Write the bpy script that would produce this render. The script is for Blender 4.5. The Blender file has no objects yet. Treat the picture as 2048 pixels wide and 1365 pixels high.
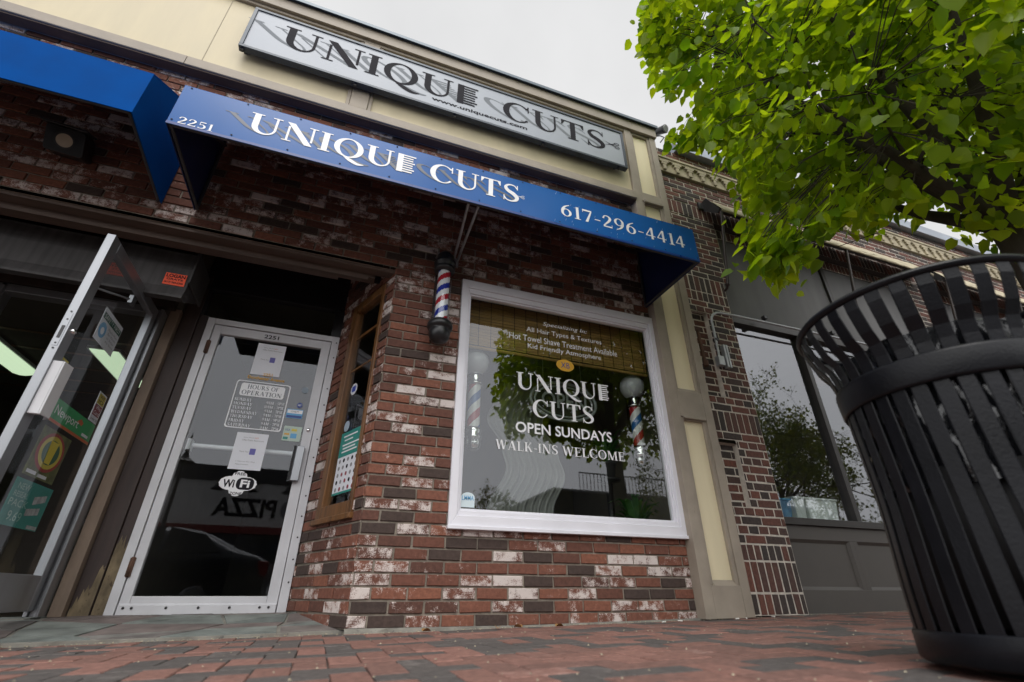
import bpy, math, random
from mathutils import Vector, Matrix
random.seed(7)
S = bpy.context.scene
COL = S.collection
# ---------------------------------------------------------------- camera
cam = bpy.data.objects.new("camera", bpy.data.cameras.new("camera"))
COL.objects.link(cam); S.camera = cam
RX = Vector((0.93900510, -0.34390319, 0.0000991)); DN = Vector((0.16355340, 0.44631836, -0.87980123)); FW = Vector((0.30252223, 0.82615405, 0.47534175))
CAMP = Vector((-0.17814672, -3.20067661, 0.1686321))
M = Matrix.Identity(4)
for i in range(3):
    M[i][0] = RX[i]; M[i][1] = -DN[i]; M[i][2] = -FW[i]; M[i][3] = CAMP[i]
cam.matrix_world = M
cam.data.sensor_width = 36; cam.data.lens = 16.5663; cam.data.clip_end = 500; cam.data.clip_start = 0.05
cam.data.dof.use_dof = True; cam.data.dof.focus_distance = 3.3; cam.data.dof.aperture_fstop = 1.7
# ---------------------------------------------------------------- light
SUN_EL, SUN_AZ = 60, 196        # azimuth: where the light comes from, clockwise from +y
W = bpy.data.worlds.new("World"); S.world = W; W.use_nodes = True
wn, wl = W.node_tree.nodes, W.node_tree.links
wn.clear()
sky = wn.new('ShaderNodeTexSky'); sky.sky_type = 'NISHITA'; sky.sun_disc = False
sky.sun_elevation = math.radians(SUN_EL); sky.sun_rotation = math.radians(SUN_AZ)
sky.dust_density = 6; sky.air_density = 1.0; sky.ozone_density = 1
hs = wn.new('ShaderNodeHueSaturation'); hs.inputs['Saturation'].default_value = 0.12
cl = wn.new('ShaderNodeMix'); cl.data_type = 'RGBA'; cl.inputs[0].default_value = 0.93
cn = wn.new('ShaderNodeTexNoise'); cn.inputs['Scale'].default_value = 2.2; cn.inputs['Detail'].default_value = 5
cr = wn.new('ShaderNodeValToRGB'); cr.color_ramp.elements[0].color = (6.1, 6.13, 6.18, 1); cr.color_ramp.elements[1].color = (7.3, 7.3, 7.33, 1)
cr.color_ramp.elements[0].position = .3; cr.color_ramp.elements[1].position = .7
bg = wn.new('ShaderNodeBackground'); bg.inputs['Strength'].default_value = 0.1
wo = wn.new('ShaderNodeOutputWorld')
wl.new(sky.outputs[0], hs.inputs['Color']); wl.new(hs.outputs[0], cl.inputs[6]); wl.new(cn.outputs['Fac'], cr.inputs[0]); wl.new(cr.outputs[0], cl.inputs[7])
tcw = wn.new('ShaderNodeTexCoord'); dp = wn.new('ShaderNodeVectorMath'); dp.operation = 'DOT_PRODUCT'
_a, _e = math.radians(SUN_AZ), math.radians(SUN_EL)
_e = math.radians(13)      # sky glow added low on the sun's side to push light under the awnings
dp.inputs[1].default_value = (math.sin(_a) * math.cos(_e), math.cos(_a) * math.cos(_e), math.sin(_e))
mrw = wn.new('ShaderNodeMapRange'); mrw.inputs[1].default_value = .1; mrw.inputs[2].default_value = 1.0; mrw.inputs[3].default_value = 1.0; mrw.inputs[4].default_value = 2.9
gm_ = wn.new('ShaderNodeMix'); gm_.data_type = 'RGBA'; gm_.blend_type = 'MULTIPLY'; gm_.inputs[0].default_value = 1
wl.new(tcw.outputs['Generated'], dp.inputs[0]); wl.new(dp.outputs['Value'], mrw.inputs[0]); wl.new(cl.outputs[2], gm_.inputs[6]); wl.new(mrw.outputs[0], gm_.inputs[7])
wl.new(gm_.outputs[2], bg.inputs['Color']); wl.new(bg.outputs[0], wo.inputs[0])
sun = bpy.data.objects.new("sun", bpy.data.lights.new("sun", 'SUN')); COL.objects.link(sun)
sun.data.energy = 1.1; sun.data.angle = math.radians(30); sun.data.color = (1, .965, .92)
az, el = math.radians(SUN_AZ), math.radians(SUN_EL)
sd = Vector((math.sin(az) * math.cos(el), math.cos(az) * math.cos(el), math.sin(el)))
sun.rotation_euler = sd.to_track_quat('Z', 'Y').to_euler()
S.view_settings.view_transform = 'Standard'; S.view_settings.look = 'None'; S.view_settings.exposure = 0.3; S.view_settings.gamma = 1
S.cycles.max_bounces = 8; S.cycles.transparent_max_bounces = 16; S.cycles.sample_clamp_indirect = 4

# ---------------------------------------------------------------- materials
MATS = {}
def srgb(*c):
    return tuple((x / 255 / 12.92 if x / 255 <= .04045 else ((x / 255 + .055) / 1.055) ** 2.4) for x in c)
def pm(name, col, rough=.6, metal=0, var=.12, scale=6, bump=0, bscale=80, spec=.5, stretch=None, col2=None, thr=None, trans=0):
    """procedural principled: noise-varied colour, roughness variation and bump; col2/thr adds patches of wear"""
    if name in MATS: return MATS[name]
    m = bpy.data.materials.new(name); m.use_nodes = True; MATS[name] = m
    n, l = m.node_tree.nodes, m.node_tree.links
    p = n['Principled BSDF']; p.inputs['Roughness'].default_value = rough; p.inputs['Metallic'].default_value = metal
    p.inputs['Specular IOR Level'].default_value = spec
    tc = n.new('ShaderNodeTexCoord'); mp = n.new('ShaderNodeMapping'); l.new(tc.outputs['Object'], mp.inputs[0])
    if stretch: mp.inputs['Scale'].default_value = stretch
    nz = n.new('ShaderNodeTexNoise'); nz.inputs['Scale'].default_value = scale; nz.inputs['Detail'].default_value = 6; l.new(mp.outputs[0], nz.inputs[0])
    r = n.new('ShaderNodeValToRGB'); r.color_ramp.elements[0].position = .3; r.color_ramp.elements[1].position = .7
    r.color_ramp.elements[0].color = (*[max(0, c * (1 - var)) for c in col], 1); r.color_ramp.elements[1].color = (*[min(1, c * (1 + var)) for c in col], 1)
    l.new(nz.outputs['Fac'], r.inputs[0]); out = r.outputs[0]
    if col2:
        n2 = n.new('ShaderNodeTexNoise'); n2.inputs['Scale'].default_value = scale * 2.3; n2.inputs['Detail'].default_value = 9; n2.inputs['Roughness'].default_value = .7
        l.new(mp.outputs[0], n2.inputs[0])
        r2 = n.new('ShaderNodeValToRGB'); t = thr or .62; r2.color_ramp.elements[0].position = t; r2.color_ramp.elements[1].position = t + .05
        l.new(n2.outputs['Fac'], r2.inputs[0])
        mx = n.new('ShaderNodeMix'); mx.data_type = 'RGBA'; l.new(r2.outputs[0], mx.inputs[0]); l.new(out, mx.inputs[6]); mx.inputs[7].default_value = (*col2, 1); out = mx.outputs[2]
    l.new(out, p.inputs['Base Color'])
    rr = n.new('ShaderNodeMapRange'); rr.inputs[3].default_value = max(.02, rough - .1); rr.inputs[4].default_value = min(1, rough + .1)
    l.new(nz.outputs['Fac'], rr.inputs[0]); l.new(rr.outputs[0], p.inputs['Roughness'])
    if bump:
        nb = n.new('ShaderNodeTexNoise'); nb.inputs['Scale'].default_value = bscale; nb.inputs['Detail'].default_value = 5; l.new(mp.outputs[0], nb.inputs[0])
        b = n.new('ShaderNodeBump'); b.inputs['Strength'].default_value = bump; b.inputs['Distance'].default_value = .004
        l.new(nb.outputs['Fac'], b.inputs['Height']); l.new(b.outputs[0], p.inputs['Normal'])
    if trans: p.inputs['Transmission Weight'].default_value = trans
    return m
def emat(name, col, s):
    m = bpy.data.materials.new(name); m.use_nodes = True; p = m.node_tree.nodes['Principled BSDF']
    p.inputs['Base Color'].default_value = (*col, 1); p.inputs['Emission Color'].default_value = (*col, 1); p.inputs['Emission Strength'].default_value = s
    return m
def glassmat(name, tint=(.8, .84, .82), f0=.085, wav=.02, wscale=1.2):
    m = bpy.data.materials.new(name); m.use_nodes = True; n, l = m.node_tree.nodes, m.node_tree.links; n.clear()
    o = n.new('ShaderNodeOutputMaterial'); t = n.new('ShaderNodeBsdfTransparent'); t.inputs[0].default_value = (*tint, 1)
    g = n.new('ShaderNodeBsdfGlossy'); g.inputs['Roughness'].default_value = .004; g.inputs[0].default_value = (.93, .95, 1, 1)
    lw = n.new('ShaderNodeLayerWeight'); lw.inputs[0].default_value = .5
    pw = n.new('ShaderNodeMath'); pw.operation = 'POWER'; pw.inputs[1].default_value = 4.5; l.new(lw.outputs['Facing'], pw.inputs[0])
    mr = n.new('ShaderNodeMapRange'); mr.inputs[3].default_value = f0; mr.inputs[4].default_value = 1; l.new(pw.outputs[0], mr.inputs[0])
    mx = n.new('ShaderNodeMixShader'); l.new(mr.outputs[0], mx.inputs[0]); l.new(t.outputs[0], mx.inputs[1]); l.new(g.outputs[0], mx.inputs[2]); l.new(mx.outputs[0], o.inputs[0])
    tc = n.new('ShaderNodeTexCoord'); nz = n.new('ShaderNodeTexNoise'); nz.inputs['Scale'].default_value = wscale; nz.inputs['Detail'].default_value = 0; l.new(tc.outputs['Object'], nz.inputs[0])
    b = n.new('ShaderNodeBump'); b.inputs['Strength'].default_value = wav; b.inputs['Distance'].default_value = .05; l.new(nz.outputs[0], b.inputs['Height']); l.new(b.outputs[0], g.inputs['Normal'])
    return m
def brickmat(name, ramp, white=1.0):
    """per-brick colour from the face attribute 'brk' (r kind, g tone, b whitewash seed) with speckle and rough bump"""
    m = bpy.data.materials.new(name); m.use_nodes = True; n, l = m.node_tree.nodes, m.node_tree.links
    p = n['Principled BSDF']; p.inputs['Roughness'].default_value = .8; p.inputs['Specular IOR Level'].default_value = .3
    at = n.new('ShaderNodeAttribute'); at.attribute_name = 'brk'; sp = n.new('ShaderNodeSeparateColor'); l.new(at.outputs['Color'], sp.inputs[0])
    r = n.new('ShaderNodeValToRGB'); r.color_ramp.interpolation = 'LINEAR'; e = r.color_ramp.elements
    e[0].position, e[0].color = ramp[0][0], (*ramp[0][1], 1); e[1].position, e[1].color = ramp[-1][0], (*ramp[-1][1], 1)
    for q, c in ramp[1:-1]:
        x = e.new(q); x.color = (*c, 1)
    l.new(sp.outputs[0], r.inputs[0])
    tc = n.new('ShaderNodeTexCoord')
    nz = n.new('ShaderNodeTexNoise'); nz.inputs['Scale'].default_value = 38; nz.inputs['Detail'].default_value = 8; nz.inputs['Roughness'].default_value = .65; l.new(tc.outputs['Object'], nz.inputs[0])
    nf = n.new('ShaderNodeTexNoise'); nf.inputs['Scale'].default_value = 170; nf.inputs['Detail'].default_value = 4; l.new(tc.outputs['Object'], nf.inputs[0])
    # tone
    mr = n.new('ShaderNodeMapRange'); mr.inputs[1].default_value = .3; mr.inputs[2].default_value = .7; mr.inputs[3].default_value = .68; mr.inputs[4].default_value = 1.28; l.new(nz.outputs[0], mr.inputs[0])
    mul = n.new('ShaderNodeMix'); mul.data_type = 'RGBA'; mul.blend_type = 'MULTIPLY'; mul.inputs[0].default_value = 1
    l.new(r.outputs[0], mul.inputs[6]); l.new(mr.outputs[0], mul.inputs[7])
    # white wash: amount = b channel + noise
    ad = n.new('ShaderNodeMath'); ad.operation = 'ADD'; l.new(sp.outputs[2], ad.inputs[0])
    av = n.new('ShaderNodeMath'); av.operation = 'MULTIPLY_ADD'; av.inputs[1].default_value = .6; l.new(nf.outputs[0], av.inputs[0]); 
    hv = n.new('ShaderNodeMath'); hv.operation = 'MULTIPLY'; hv.inputs[1].default_value = .6; l.new(nz.outputs[0], hv.inputs[0]); l.new(hv.outputs[0], av.inputs[2])
    nl = n.new('ShaderNodeTexNoise'); nl.inputs['Scale'].default_value = 13; nl.inputs['Detail'].default_value = 3; l.new(tc.outputs['Object'], nl.inputs[0])
    lv = n.new('ShaderNodeMath'); lv.operation = 'MULTIPLY_ADD'; lv.inputs[1].default_value = .9; lv.inputs[2].default_value = -.45; l.new(nl.outputs[0], lv.inputs[0])
    a2 = n.new('ShaderNodeMath'); a2.operation = 'ADD'; l.new(av.outputs[0], a2.inputs[0]); l.new(lv.outputs[0], a2.inputs[1])
    l.new(a2.outputs[0], ad.inputs[1])
    wr = n.new('ShaderNodeMapRange'); wr.inputs[1].default_value = .95; wr.inputs[2].default_value = 1.13; wr.inputs[3].default_value = 0; wr.inputs[4].default_value = white; l.new(ad.outputs[0], wr.inputs[0])
    mw = n.new('ShaderNodeMix'); mw.data_type = 'RGBA'; l.new(wr.outputs[0], mw.inputs[0]); l.new(mul.outputs[2], mw.inputs[6]); mw.inputs[7].default_value = (.60, .53, .50, 1)
    l.new(mw.outputs[2], p.inputs['Base Color'])
    b = n.new('ShaderNodeBump'); b.inputs['Strength'].default_value = .55; b.inputs['Distance'].default_value = .003; l.new(av.outputs[0], b.inputs['Height']); l.new(b.outputs[0], p.inputs['Normal'])
    return m
BRICK_A = brickmat('red_brick', [(0, (.058, .041, .036)), (.2, (.068, .046, .039)), (.26, (.105, .050, .038)), (.5, (.145, .060, .042)), (.75, (.185, .076, .052)), (1, (.23, .092, .058))])
BRICK_B = brickmat('dark_brick', [(0, (.05, .041, .039)), (.25, (.06, .045, .041)), (.35, (.095, .049, .041)), (.7, (.125, .055, .043)), (1, (.16, .065, .048))], .25)
PAVER = brickmat('paver', [(0, (.085, .076, .073)), (.38, (.105, .092, .087)), (.44, (.175, .098, .082)), (.75, (.205, .108, .088)), (1, (.245, .128, .105))], .12)
MORTAR_A = pm('mortar_grey', (.25, .215, .175), .95, var=.25, scale=20, bump=.6, bscale=150)
MORTAR_B = pm('mortar_pale', (.56, .51, .45), .95, var=.25, scale=14, bump=.6, bscale=150)
CREAM = pm('cream_paint', (.56, .485, .33), .6, var=.07, scale=2.5, bump=.1, bscale=25, col2=(.44, .37, .25), thr=.68, stretch=(2.5, 2.5, .45))
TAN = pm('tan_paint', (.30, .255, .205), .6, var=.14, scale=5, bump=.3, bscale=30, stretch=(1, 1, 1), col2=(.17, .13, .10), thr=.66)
WHITE = pm('white_paint', (.74, .735, .79), .4, var=.05, scale=4, bump=.06, bscale=30, col2=(.60, .585, .6), thr=.70)
ALUW = pm('white_aluminium', (.56, .56, .585), .42, var=.08, scale=5, bump=.03, bscale=40, col2=(.30, .27, .245), thr=.70)
ALU = pm('bare_aluminium', (.32, .33, .35), .38, .75, var=.1, scale=9, bump=.03, bscale=60, stretch=(1, 1, .15), col2=(.28, .27, .26), thr=.71)
BROWN = pm('brown_stain', (.032, .021, .017), .55, var=.35, scale=5, bump=.25, bscale=25, stretch=(3, 3, .4))
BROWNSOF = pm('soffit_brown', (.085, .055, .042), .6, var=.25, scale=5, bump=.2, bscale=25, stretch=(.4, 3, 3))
WOOD = pm('varnished_wood', (.165, .075, .026), .35, var=.45, scale=7, bump=.15, bscale=30, stretch=(4, 4, .35), col2=(.06, .032, .016), thr=.66)
BLACKP = pm('black_paint', (.012, .011, .013), .45, var=.3, scale=6, bump=.3, bscale=20, col2=(.05, .048, .05), thr=.72)
DARKMET = pm('dark_metal', (.035, .034, .036), .4, .2, var=.3, scale=9, bump=.12, bscale=50)
CANMET = pm('black_coated_steel', (.0055, .006, .0085), .38, 0, var=.3, scale=9, bump=.22, bscale=130, spec=.25, col2=(.02, .02, .023), thr=.72)
BLUEP = pm('blue_panel', (.014, .10, .335), .22, var=.05, scale=2, bump=.02, bscale=12, spec=.24)
BLUED = pm('blue_fabric', (.001, .062, .27), .7, var=.10, scale=5, bump=.1, bscale=200, spec=.03)
NAVY = pm('navy_vinyl', (.010, .02, .085), .4, var=.2, scale=5, bump=.1, bscale=30)
CAPM = pm('cap_flashing', (.075, .10, .125), .4, .3, var=.15, scale=4)
COPING = pm('zinc_coping', (.30, .33, .38), .35, .6, var=.15, scale=4, stretch=(.5, 1, 1))
GREYP = pm('grey_panel', (.115, .112, .115), .7, var=.18, scale=3, bump=.15, bscale=60, stretch=(2, 2, .5), col2=(.15, .147, .15), thr=.66)
BULK = pm('brown_grey_paint', (.066, .058, .052), .5, var=.08, scale=5, bump=.06, bscale=40)
BRONZE = pm('dark_bronze', (.035, .031, .029), .4, .3, var=.2, scale=8)
STONE = pm('cast_stone', (.37, .32, .225), .85, var=.2, scale=8, bump=.5, bscale=60, col2=(.22, .19, .15), thr=.66)
CONC = pm('rough_concrete', (.20, .19, .165), .95, var=.3, scale=9, bump=1.0, bscale=40, col2=(.10, .095, .09), thr=.6)
ASPH = pm('asphalt', (.095, .093, .09), .95, var=.25, scale=12, bump=.6, bscale=200)
FABR = pm('tan_fabric', (.40, .35, .245), .85, var=.18, scale=6, bump=.4, bscale=40, stretch=(.5, 3, 3), col2=(.27, .235, .165), thr=.6)
SIGNW = pm('sign_face', (.335, .36, .405), .4, var=.05, scale=2, spec=.3)
INKD = pm('dark_ink', (.02, .019, .024), .8, var=.1, spec=.15)
INKG = pm('grey_ink', (.19, .205, .225), .7, var=.06, spec=.2)
VINW = pm('white_vinyl', (.80, .80, .82), .4, var=.04)
VING = pm('olive_grey_ink', (.085, .10, .13), .4, var=.1)
RED = pm('red_gloss', (.40, .018, .03), .2, var=.05); BLUE = pm('blue_gloss', (.02, .035, .30), .2, var=.05); WHG = pm('white_gloss', (.78, .78, .80), .2, var=.04)
BLUEL = pm('light_blue_gloss', (.02, .12, .38), .25, var=.05)
CHROME = pm('chrome', (.75, .75, .77), .08, 1, var=.05)
IRON = pm('cast_iron_black', (.018, .018, .02), .35, .1, var=.3, scale=12, bump=.2, bscale=40)
GALV = pm('galvanised', (.42, .43, .45), .45, .7, var=.15, scale=14)
RUST = pm('rusted_iron', (.09, .045, .028), .85, var=.4, scale=20, bump=.6, bscale=70)
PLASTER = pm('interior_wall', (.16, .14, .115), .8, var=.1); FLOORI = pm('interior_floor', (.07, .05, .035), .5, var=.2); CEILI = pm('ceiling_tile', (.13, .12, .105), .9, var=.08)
OLIVE = pm('olive_interior', (.10, .08, .035), .7, var=.2)
BARK = pm('bark', (.042, .033, .027), .95, var=.4, scale=14, bump=1, bscale=50, stretch=(1, 1, .25))
PAPER = pm('white_paper', (.72, .73, .78), .7, var=.03)
ORANGE = pm('orange_vinyl', (.85, .085, .02), .5, var=.05); GREEN = pm('green_print', (.01, .30, .085), .45, var=.05); TEAL = pm('teal_print', (.018, .235, .20), .45, var=.08)
YELLOW = pm('yellow_print', (.62, .50, .06), .5, var=.06); GOLD = pm('gold_vinyl', (.62, .33, .03), .45, var=.06); ORED = pm('orange_red', (.55, .10, .02), .5, var=.05)
SKYB = pm('sky_blue_print', (.10, .35, .62), .45, var=.05); MAROON = pm('maroon_print', (.25, .03, .05), .5, var=.05); PALEG = pm('pale_green_print', (.45, .55, .48), .5, var=.05)
GREY = pm('mid_grey', (.25, .25, .26), .6, var=.1); RUBBER = pm('black_rubber', (.012, .012, .013), .7, var=.2)
GLASS_D = glassmat('door_glass', (.85, .88, .88), .062, .012, 1.0)
GLASS_W = glassmat('window_glass', (.82, .86, .82), .088, .02, .9)
GLASS_B = glassmat('neighbour_glass', (.9, .93, .91), .19, .012, .8)
GLASS_C = glassmat('clear_cylinder', (.93, .95, .95), .05, 0)
def leafmat(name, c1, c2, tr):
    m = bpy.data.materials.new(name); m.use_nodes = True; n, l = m.node_tree.nodes, m.node_tree.links; n.clear()
    o = n.new('ShaderNodeOutputMaterial'); at = n.new('ShaderNodeAttribute'); at.attribute_name = 'brk'; sp = n.new('ShaderNodeSeparateColor'); l.new(at.outputs['Color'], sp.inputs[0])
    r = n.new('ShaderNodeValToRGB'); r.color_ramp.elements[0].color = (*c1, 1); r.color_ramp.elements[1].color = (*c2, 1); l.new(sp.outputs[0], r.inputs[0])
    d = n.new('ShaderNodeBsdfPrincipled'); d.inputs['Roughness'].default_value = .42; d.inputs['Specular IOR Level'].default_value = .45; l.new(r.outputs[0], d.inputs['Base Color'])
    t = n.new('ShaderNodeBsdfTranslucent'); g = n.new('ShaderNodeMix'); g.data_type = 'RGBA'; g.blend_type = 'MULTIPLY'; g.inputs[0].default_value = 1; g.inputs[7].default_value = (2.5, 2.25, .6, 1)
    l.new(r.outputs[0], g.inputs[6]); l.new(g.outputs[2], t.inputs[0])
    mx = n.new('ShaderNodeMixShader'); mx.inputs[0].default_value = tr; l.new(d.outputs[0], mx.inputs[1]); l.new(t.outputs[0], mx.inputs[2]); l.new(mx.outputs[0], o.inputs[0])
    return m
LEAF = leafmat('linden_leaf', (.065, .155, .008), (.30, .39, .018), .62)
LEAF2 = leafmat('young_leaf', (.045, .075, .02), (.11, .12, .04), .4)
LEAF3 = leafmat('house_plant_leaf', (.012, .06, .015), (.05, .15, .03), .3)

# ---------------------------------------------------------------- mesh builder
class MB:
    def __init__(s): s.v = []; s.f = []; s.m = []; s.c = []; s.sm = []
    def face(s, pts, mi=0, col=(0, 0, 0), smooth=False):
        b = len(s.v); s.v += [tuple(p) for p in pts]; s.f.append(tuple(range(b, b + len(pts)))); s.m.append(mi); s.c.append(col); s.sm.append(smooth)
    def add(s, vs, fs, mi=0, col=(0, 0, 0), smooth=False):
        b = len(s.v); s.v += [tuple(p) for p in vs]
        for f in fs: s.f.append(tuple(b + i for i in f)); s.m.append(mi); s.c.append(col); s.sm.append(smooth)
    def box(s, x0, x1, y0, y1, z0, z1, mi=0, col=(0, 0, 0)):
        s.add([(x0, y0, z0), (x1, y0, z0), (x1, y1, z0), (x0, y1, z0), (x0, y0, z1), (x1, y0, z1), (x1, y1, z1), (x0, y1, z1)],
              [(0, 3, 2, 1), (4, 5, 6, 7), (0, 1, 5, 4), (1, 2, 6, 5), (2, 3, 7, 6), (3, 0, 4, 7)], mi, col)
    def fbox(s, fr, u0, u1, v0, v1, n0, n1, mi=0, col=(0, 0, 0)):
        P = [fr(u, v, n) for n in (n0, n1) for u, v in ((u0, v0), (u1, v0), (u1, v1), (u0, v1))]
        s.add(P, [(3, 2, 1, 0), (4, 5, 6, 7), (0, 1, 5, 4), (1, 2, 6, 5), (2, 3, 7, 6), (3, 0, 4, 7)], mi, col)
    def prism(s, fr, poly, n0, n1, mi=0, smooth=False):
        k = len(poly); P = [fr(u, v, n0) for u, v in poly] + [fr(u, v, n1) for u, v in poly]
        s.add(P, [tuple(reversed(range(k))), tuple(range(k, 2 * k))] + [(i, (i + 1) % k, k + (i + 1) % k, k + i) for i in range(k)], mi, smooth=smooth)
    def flat(s, fr, poly, n, mi=0): s.face([fr(u, v, n) for u, v in poly], mi)
    def tube(s, path, r, seg=8, mi=0, cap=True, smooth=True, col=(0, 0, 0)):
        path = [Vector(p) for p in path]; rs = r if isinstance(r, (list, tuple)) else [r] * len(path); vs = []; fs = []
        t0 = (path[1] - path[0]).normalized(); a = t0.cross(Vector((0, 0, 1)))
        if a.length < .05: a = t0.cross(Vector((1, 0, 0)))
        a.normalize()
        for i, p in enumerate(path):
            t = (path[min(i + 1, len(path) - 1)] - path[max(i - 1, 0)]).normalized()
            a = (a - t * a.dot(t)).normalized(); b = t.cross(a)
            for k in range(seg):
                q = 2 * math.pi * k / seg; vs.append(p + (a * math.cos(q) + b * math.sin(q)) * rs[i])
        for i in range(len(path) - 1):
            for k in range(seg): fs.append((i * seg + k, i * seg + (k + 1) % seg, (i + 1) * seg + (k + 1) % seg, (i + 1) * seg + k))
        s.add(vs, fs, mi, col, smooth)
        if cap:
            n = len(path) - 1
            s.add([vs[k] for k in range(seg)], [tuple(reversed(range(seg)))], mi, col); s.add([vs[n * seg + k] for k in range(seg)], [tuple(range(seg))], mi, col)
    def lathe(s, prof, c, seg=24, mi=0, smooth=True, axis='z', a0=0, a1=2 * math.pi):
        vs = []; fs = []; full = abs(a1 - a0 - 2 * math.pi) < 1e-6; k = seg if full else seg + 1
        for r, h in prof:
            for i in range(k):
                q = a0 + (a1 - a0) * i / seg; x, y = r * math.cos(q), r * math.sin(q)
                vs.append((c[0] + x, c[1] + y, c[2] + h) if axis == 'z' else (c[0] + x, c[1] + h, c[2] + y) if axis == 'y' else (c[0] + h, c[1] + x, c[2] + y))
        for j in range(len(prof) - 1):
            for i in range(k if full else k - 1): fs.append((j * k + i, j * k + (i + 1) % k, (j + 1) * k + (i + 1) % k, (j + 1) * k + i))
        s.add(vs, fs, mi, smooth=smooth)
    def build(s, name, mats, parent=None, bevel=0, loc=None):
        org = Vector(loc) if loc is not None else (Vector(parent['_o']) if parent is not None and '_o' in parent else Vector((0, 0, 0)))
        me = bpy.data.meshes.new(name)
        me.from_pydata([(p[0] - org.x, p[1] - org.y, p[2] - org.z) for p in s.v], [], s.f)
        for m in (mats if isinstance(mats, (list, tuple)) else [mats]): me.materials.append(m)
        me.polygons.foreach_set('material_index', s.m); me.polygons.foreach_set('use_smooth', s.sm)
        if any(c != (0, 0, 0) for c in s.c):
            a = me.attributes.new('brk', 'FLOAT_COLOR', 'FACE'); a.data.foreach_set('color', [x for c in s.c for x in (*c, 1)])
        me.update()
        o = bpy.data.objects.new(name, me); COL.objects.link(o)
        if parent is not None: o.parent = parent
        else: o.location = org
        o['_o'] = list(org)
        if bevel:
            b = o.modifiers.new('bevel', 'BEVEL'); b.width = bevel; b.segments = 2; b.limit_method = 'ANGLE'
        return o
def thing(name, label, cat, loc=(0, 0, 0), group=None, kind=None):
    o = bpy.data.objects.new(name, None); COL.objects.link(o); o.location = loc; o['_o'] = list(loc); o.empty_display_size = .1
    return tag(o, label, cat, group, kind)
def tag(o, label=None, cat=None, group=None, kind=None):
    if label: o['label'] = label
    if cat: o['category'] = cat
    if group: o['group'] = group
    if kind: o['kind'] = kind
    return o
def frame(O, U, V=(0, 0, 1)):
    O, U, V = Vector(O), Vector(U).normalized(), Vector(V).normalized(); N = U.cross(V)
    return lambda u, v, n=0.0: O + U * u + V * v + N * n
FRONT = lambda y: frame((0, y, 0), (1, 0, 0))

# ---------------------------------------------------------------- lettering
def bf(mb, text, fr, u0, u1, v0, v1, n=.002, mi=0, shear=0, mirror=False, bold=0, keep=False, align='c'):
    """built-in font, fitted into the rectangle"""
    cu = bpy.data.curves.new('t', 'FONT'); cu.body = text; cu.shear = shear; cu.resolution_u = 3; cu.offset = bold
    ob = bpy.data.objects.new('t', cu); me = bpy.data.meshes.new_from_object(ob)
    V = [v.co for v in me.vertices]
    if V:
        a, b = min(v.x for v in V), max(v.x for v in V); c, d = min(v.y for v in V), max(v.y for v in V)
        sx, sy = (u1 - u0) / (b - a), (v1 - v0) / (d - c)
        if keep: sx = min(sx, sy * 1.15)
        off = 0 if align == 'l' else (u1 - u0 - sx * (b - a)) * (1 if align == 'r' else .5)
        pts = [fr(u0 + off + (v.x - a) * sx if not mirror else u1 - off - (v.x - a) * sx, v0 + (v.y - c) * sy, n) for v in V]
        mb.add(pts, [tuple(p.vertices) for p in me.polygons], mi)
    bpy.data.meshes.remove(me); bpy.data.objects.remove(ob); bpy.data.curves.remove(cu)
def el(cx, cy, rx, ry, a): return (cx + rx * math.cos(math.radians(a)), cy + ry * math.sin(math.radians(a)))
def band(o, i, a0, a1, n=20):
    r = []
    for k in range(n):
        p, q = a0 + (a1 - a0) * k / n, a0 + (a1 - a0) * (k + 1) / n
        r.append([el(*o, p), el(*o, q), el(*i, q), el(*i, p)])
    return r
def stroke(pts, n=7):
    """pts (x, y, width): Catmull-Rom ribbon"""
    P = [pts[0]] + pts + [pts[-1]]; S_ = []
    for i in range(1, len(P) - 2):
        for k in range(n):
            t = k / n; S_.append([.5 * (2 * P[i][j] + (P[i + 1][j] - P[i - 1][j]) * t + (2 * P[i - 1][j] - 5 * P[i][j] + 4 * P[i + 1][j] - P[i + 2][j]) * t * t + (3 * P[i][j] - P[i - 1][j] - 3 * P[i + 1][j] + P[i + 2][j]) * t ** 3) for j in range(3)])
    S_.append(list(pts[-1])); L = []
    for i, p in enumerate(S_):
        a, b = S_[max(i - 1, 0)], S_[min(i + 1, len(S_) - 1)]; dx, dy = b[0] - a[0], b[1] - a[1]; q = math.hypot(dx, dy) or 1
        L.append(((p[0] - dy / q * p[2] / 2, p[1] + dx / q * p[2] / 2), (p[0] + dy / q * p[2] / 2, p[1] - dx / q * p[2] / 2)))
    return [[L[i][0], L[i][1], L[i + 1][1], L[i + 1][0]] for i in range(len(L) - 1)]
def rc(x0, y0, x1, y1): return [[(x0, y0), (x1, y0), (x1, y1), (x0, y1)]]
def pg(*p): return [list(p)]
T, t_, sf_ = .17, .065, .045
def ser(x0, x1, y, e=.085): # serif bar at y (0 bottom or 1 top)
    return rc(x0 - e, 0, x1 + e, sf_) if y == 0 else rc(x0 - e, 1 - sf_, x1 + e, 1)
def stem(x, w=T, b=1, t=1, e=.085):
    return rc(x, sf_ if b else 0, x + w, 1 - sf_ if t else 1) + (ser(x, x + w, 0, e) if b else []) + (ser(x, x + w, 1, e) if t else [])
def dg(xb, xt, w, yb=0, yt=1): return pg((xb, yb), (xb + w, yb), (xt + w, yt), (xt, yt))
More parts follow.
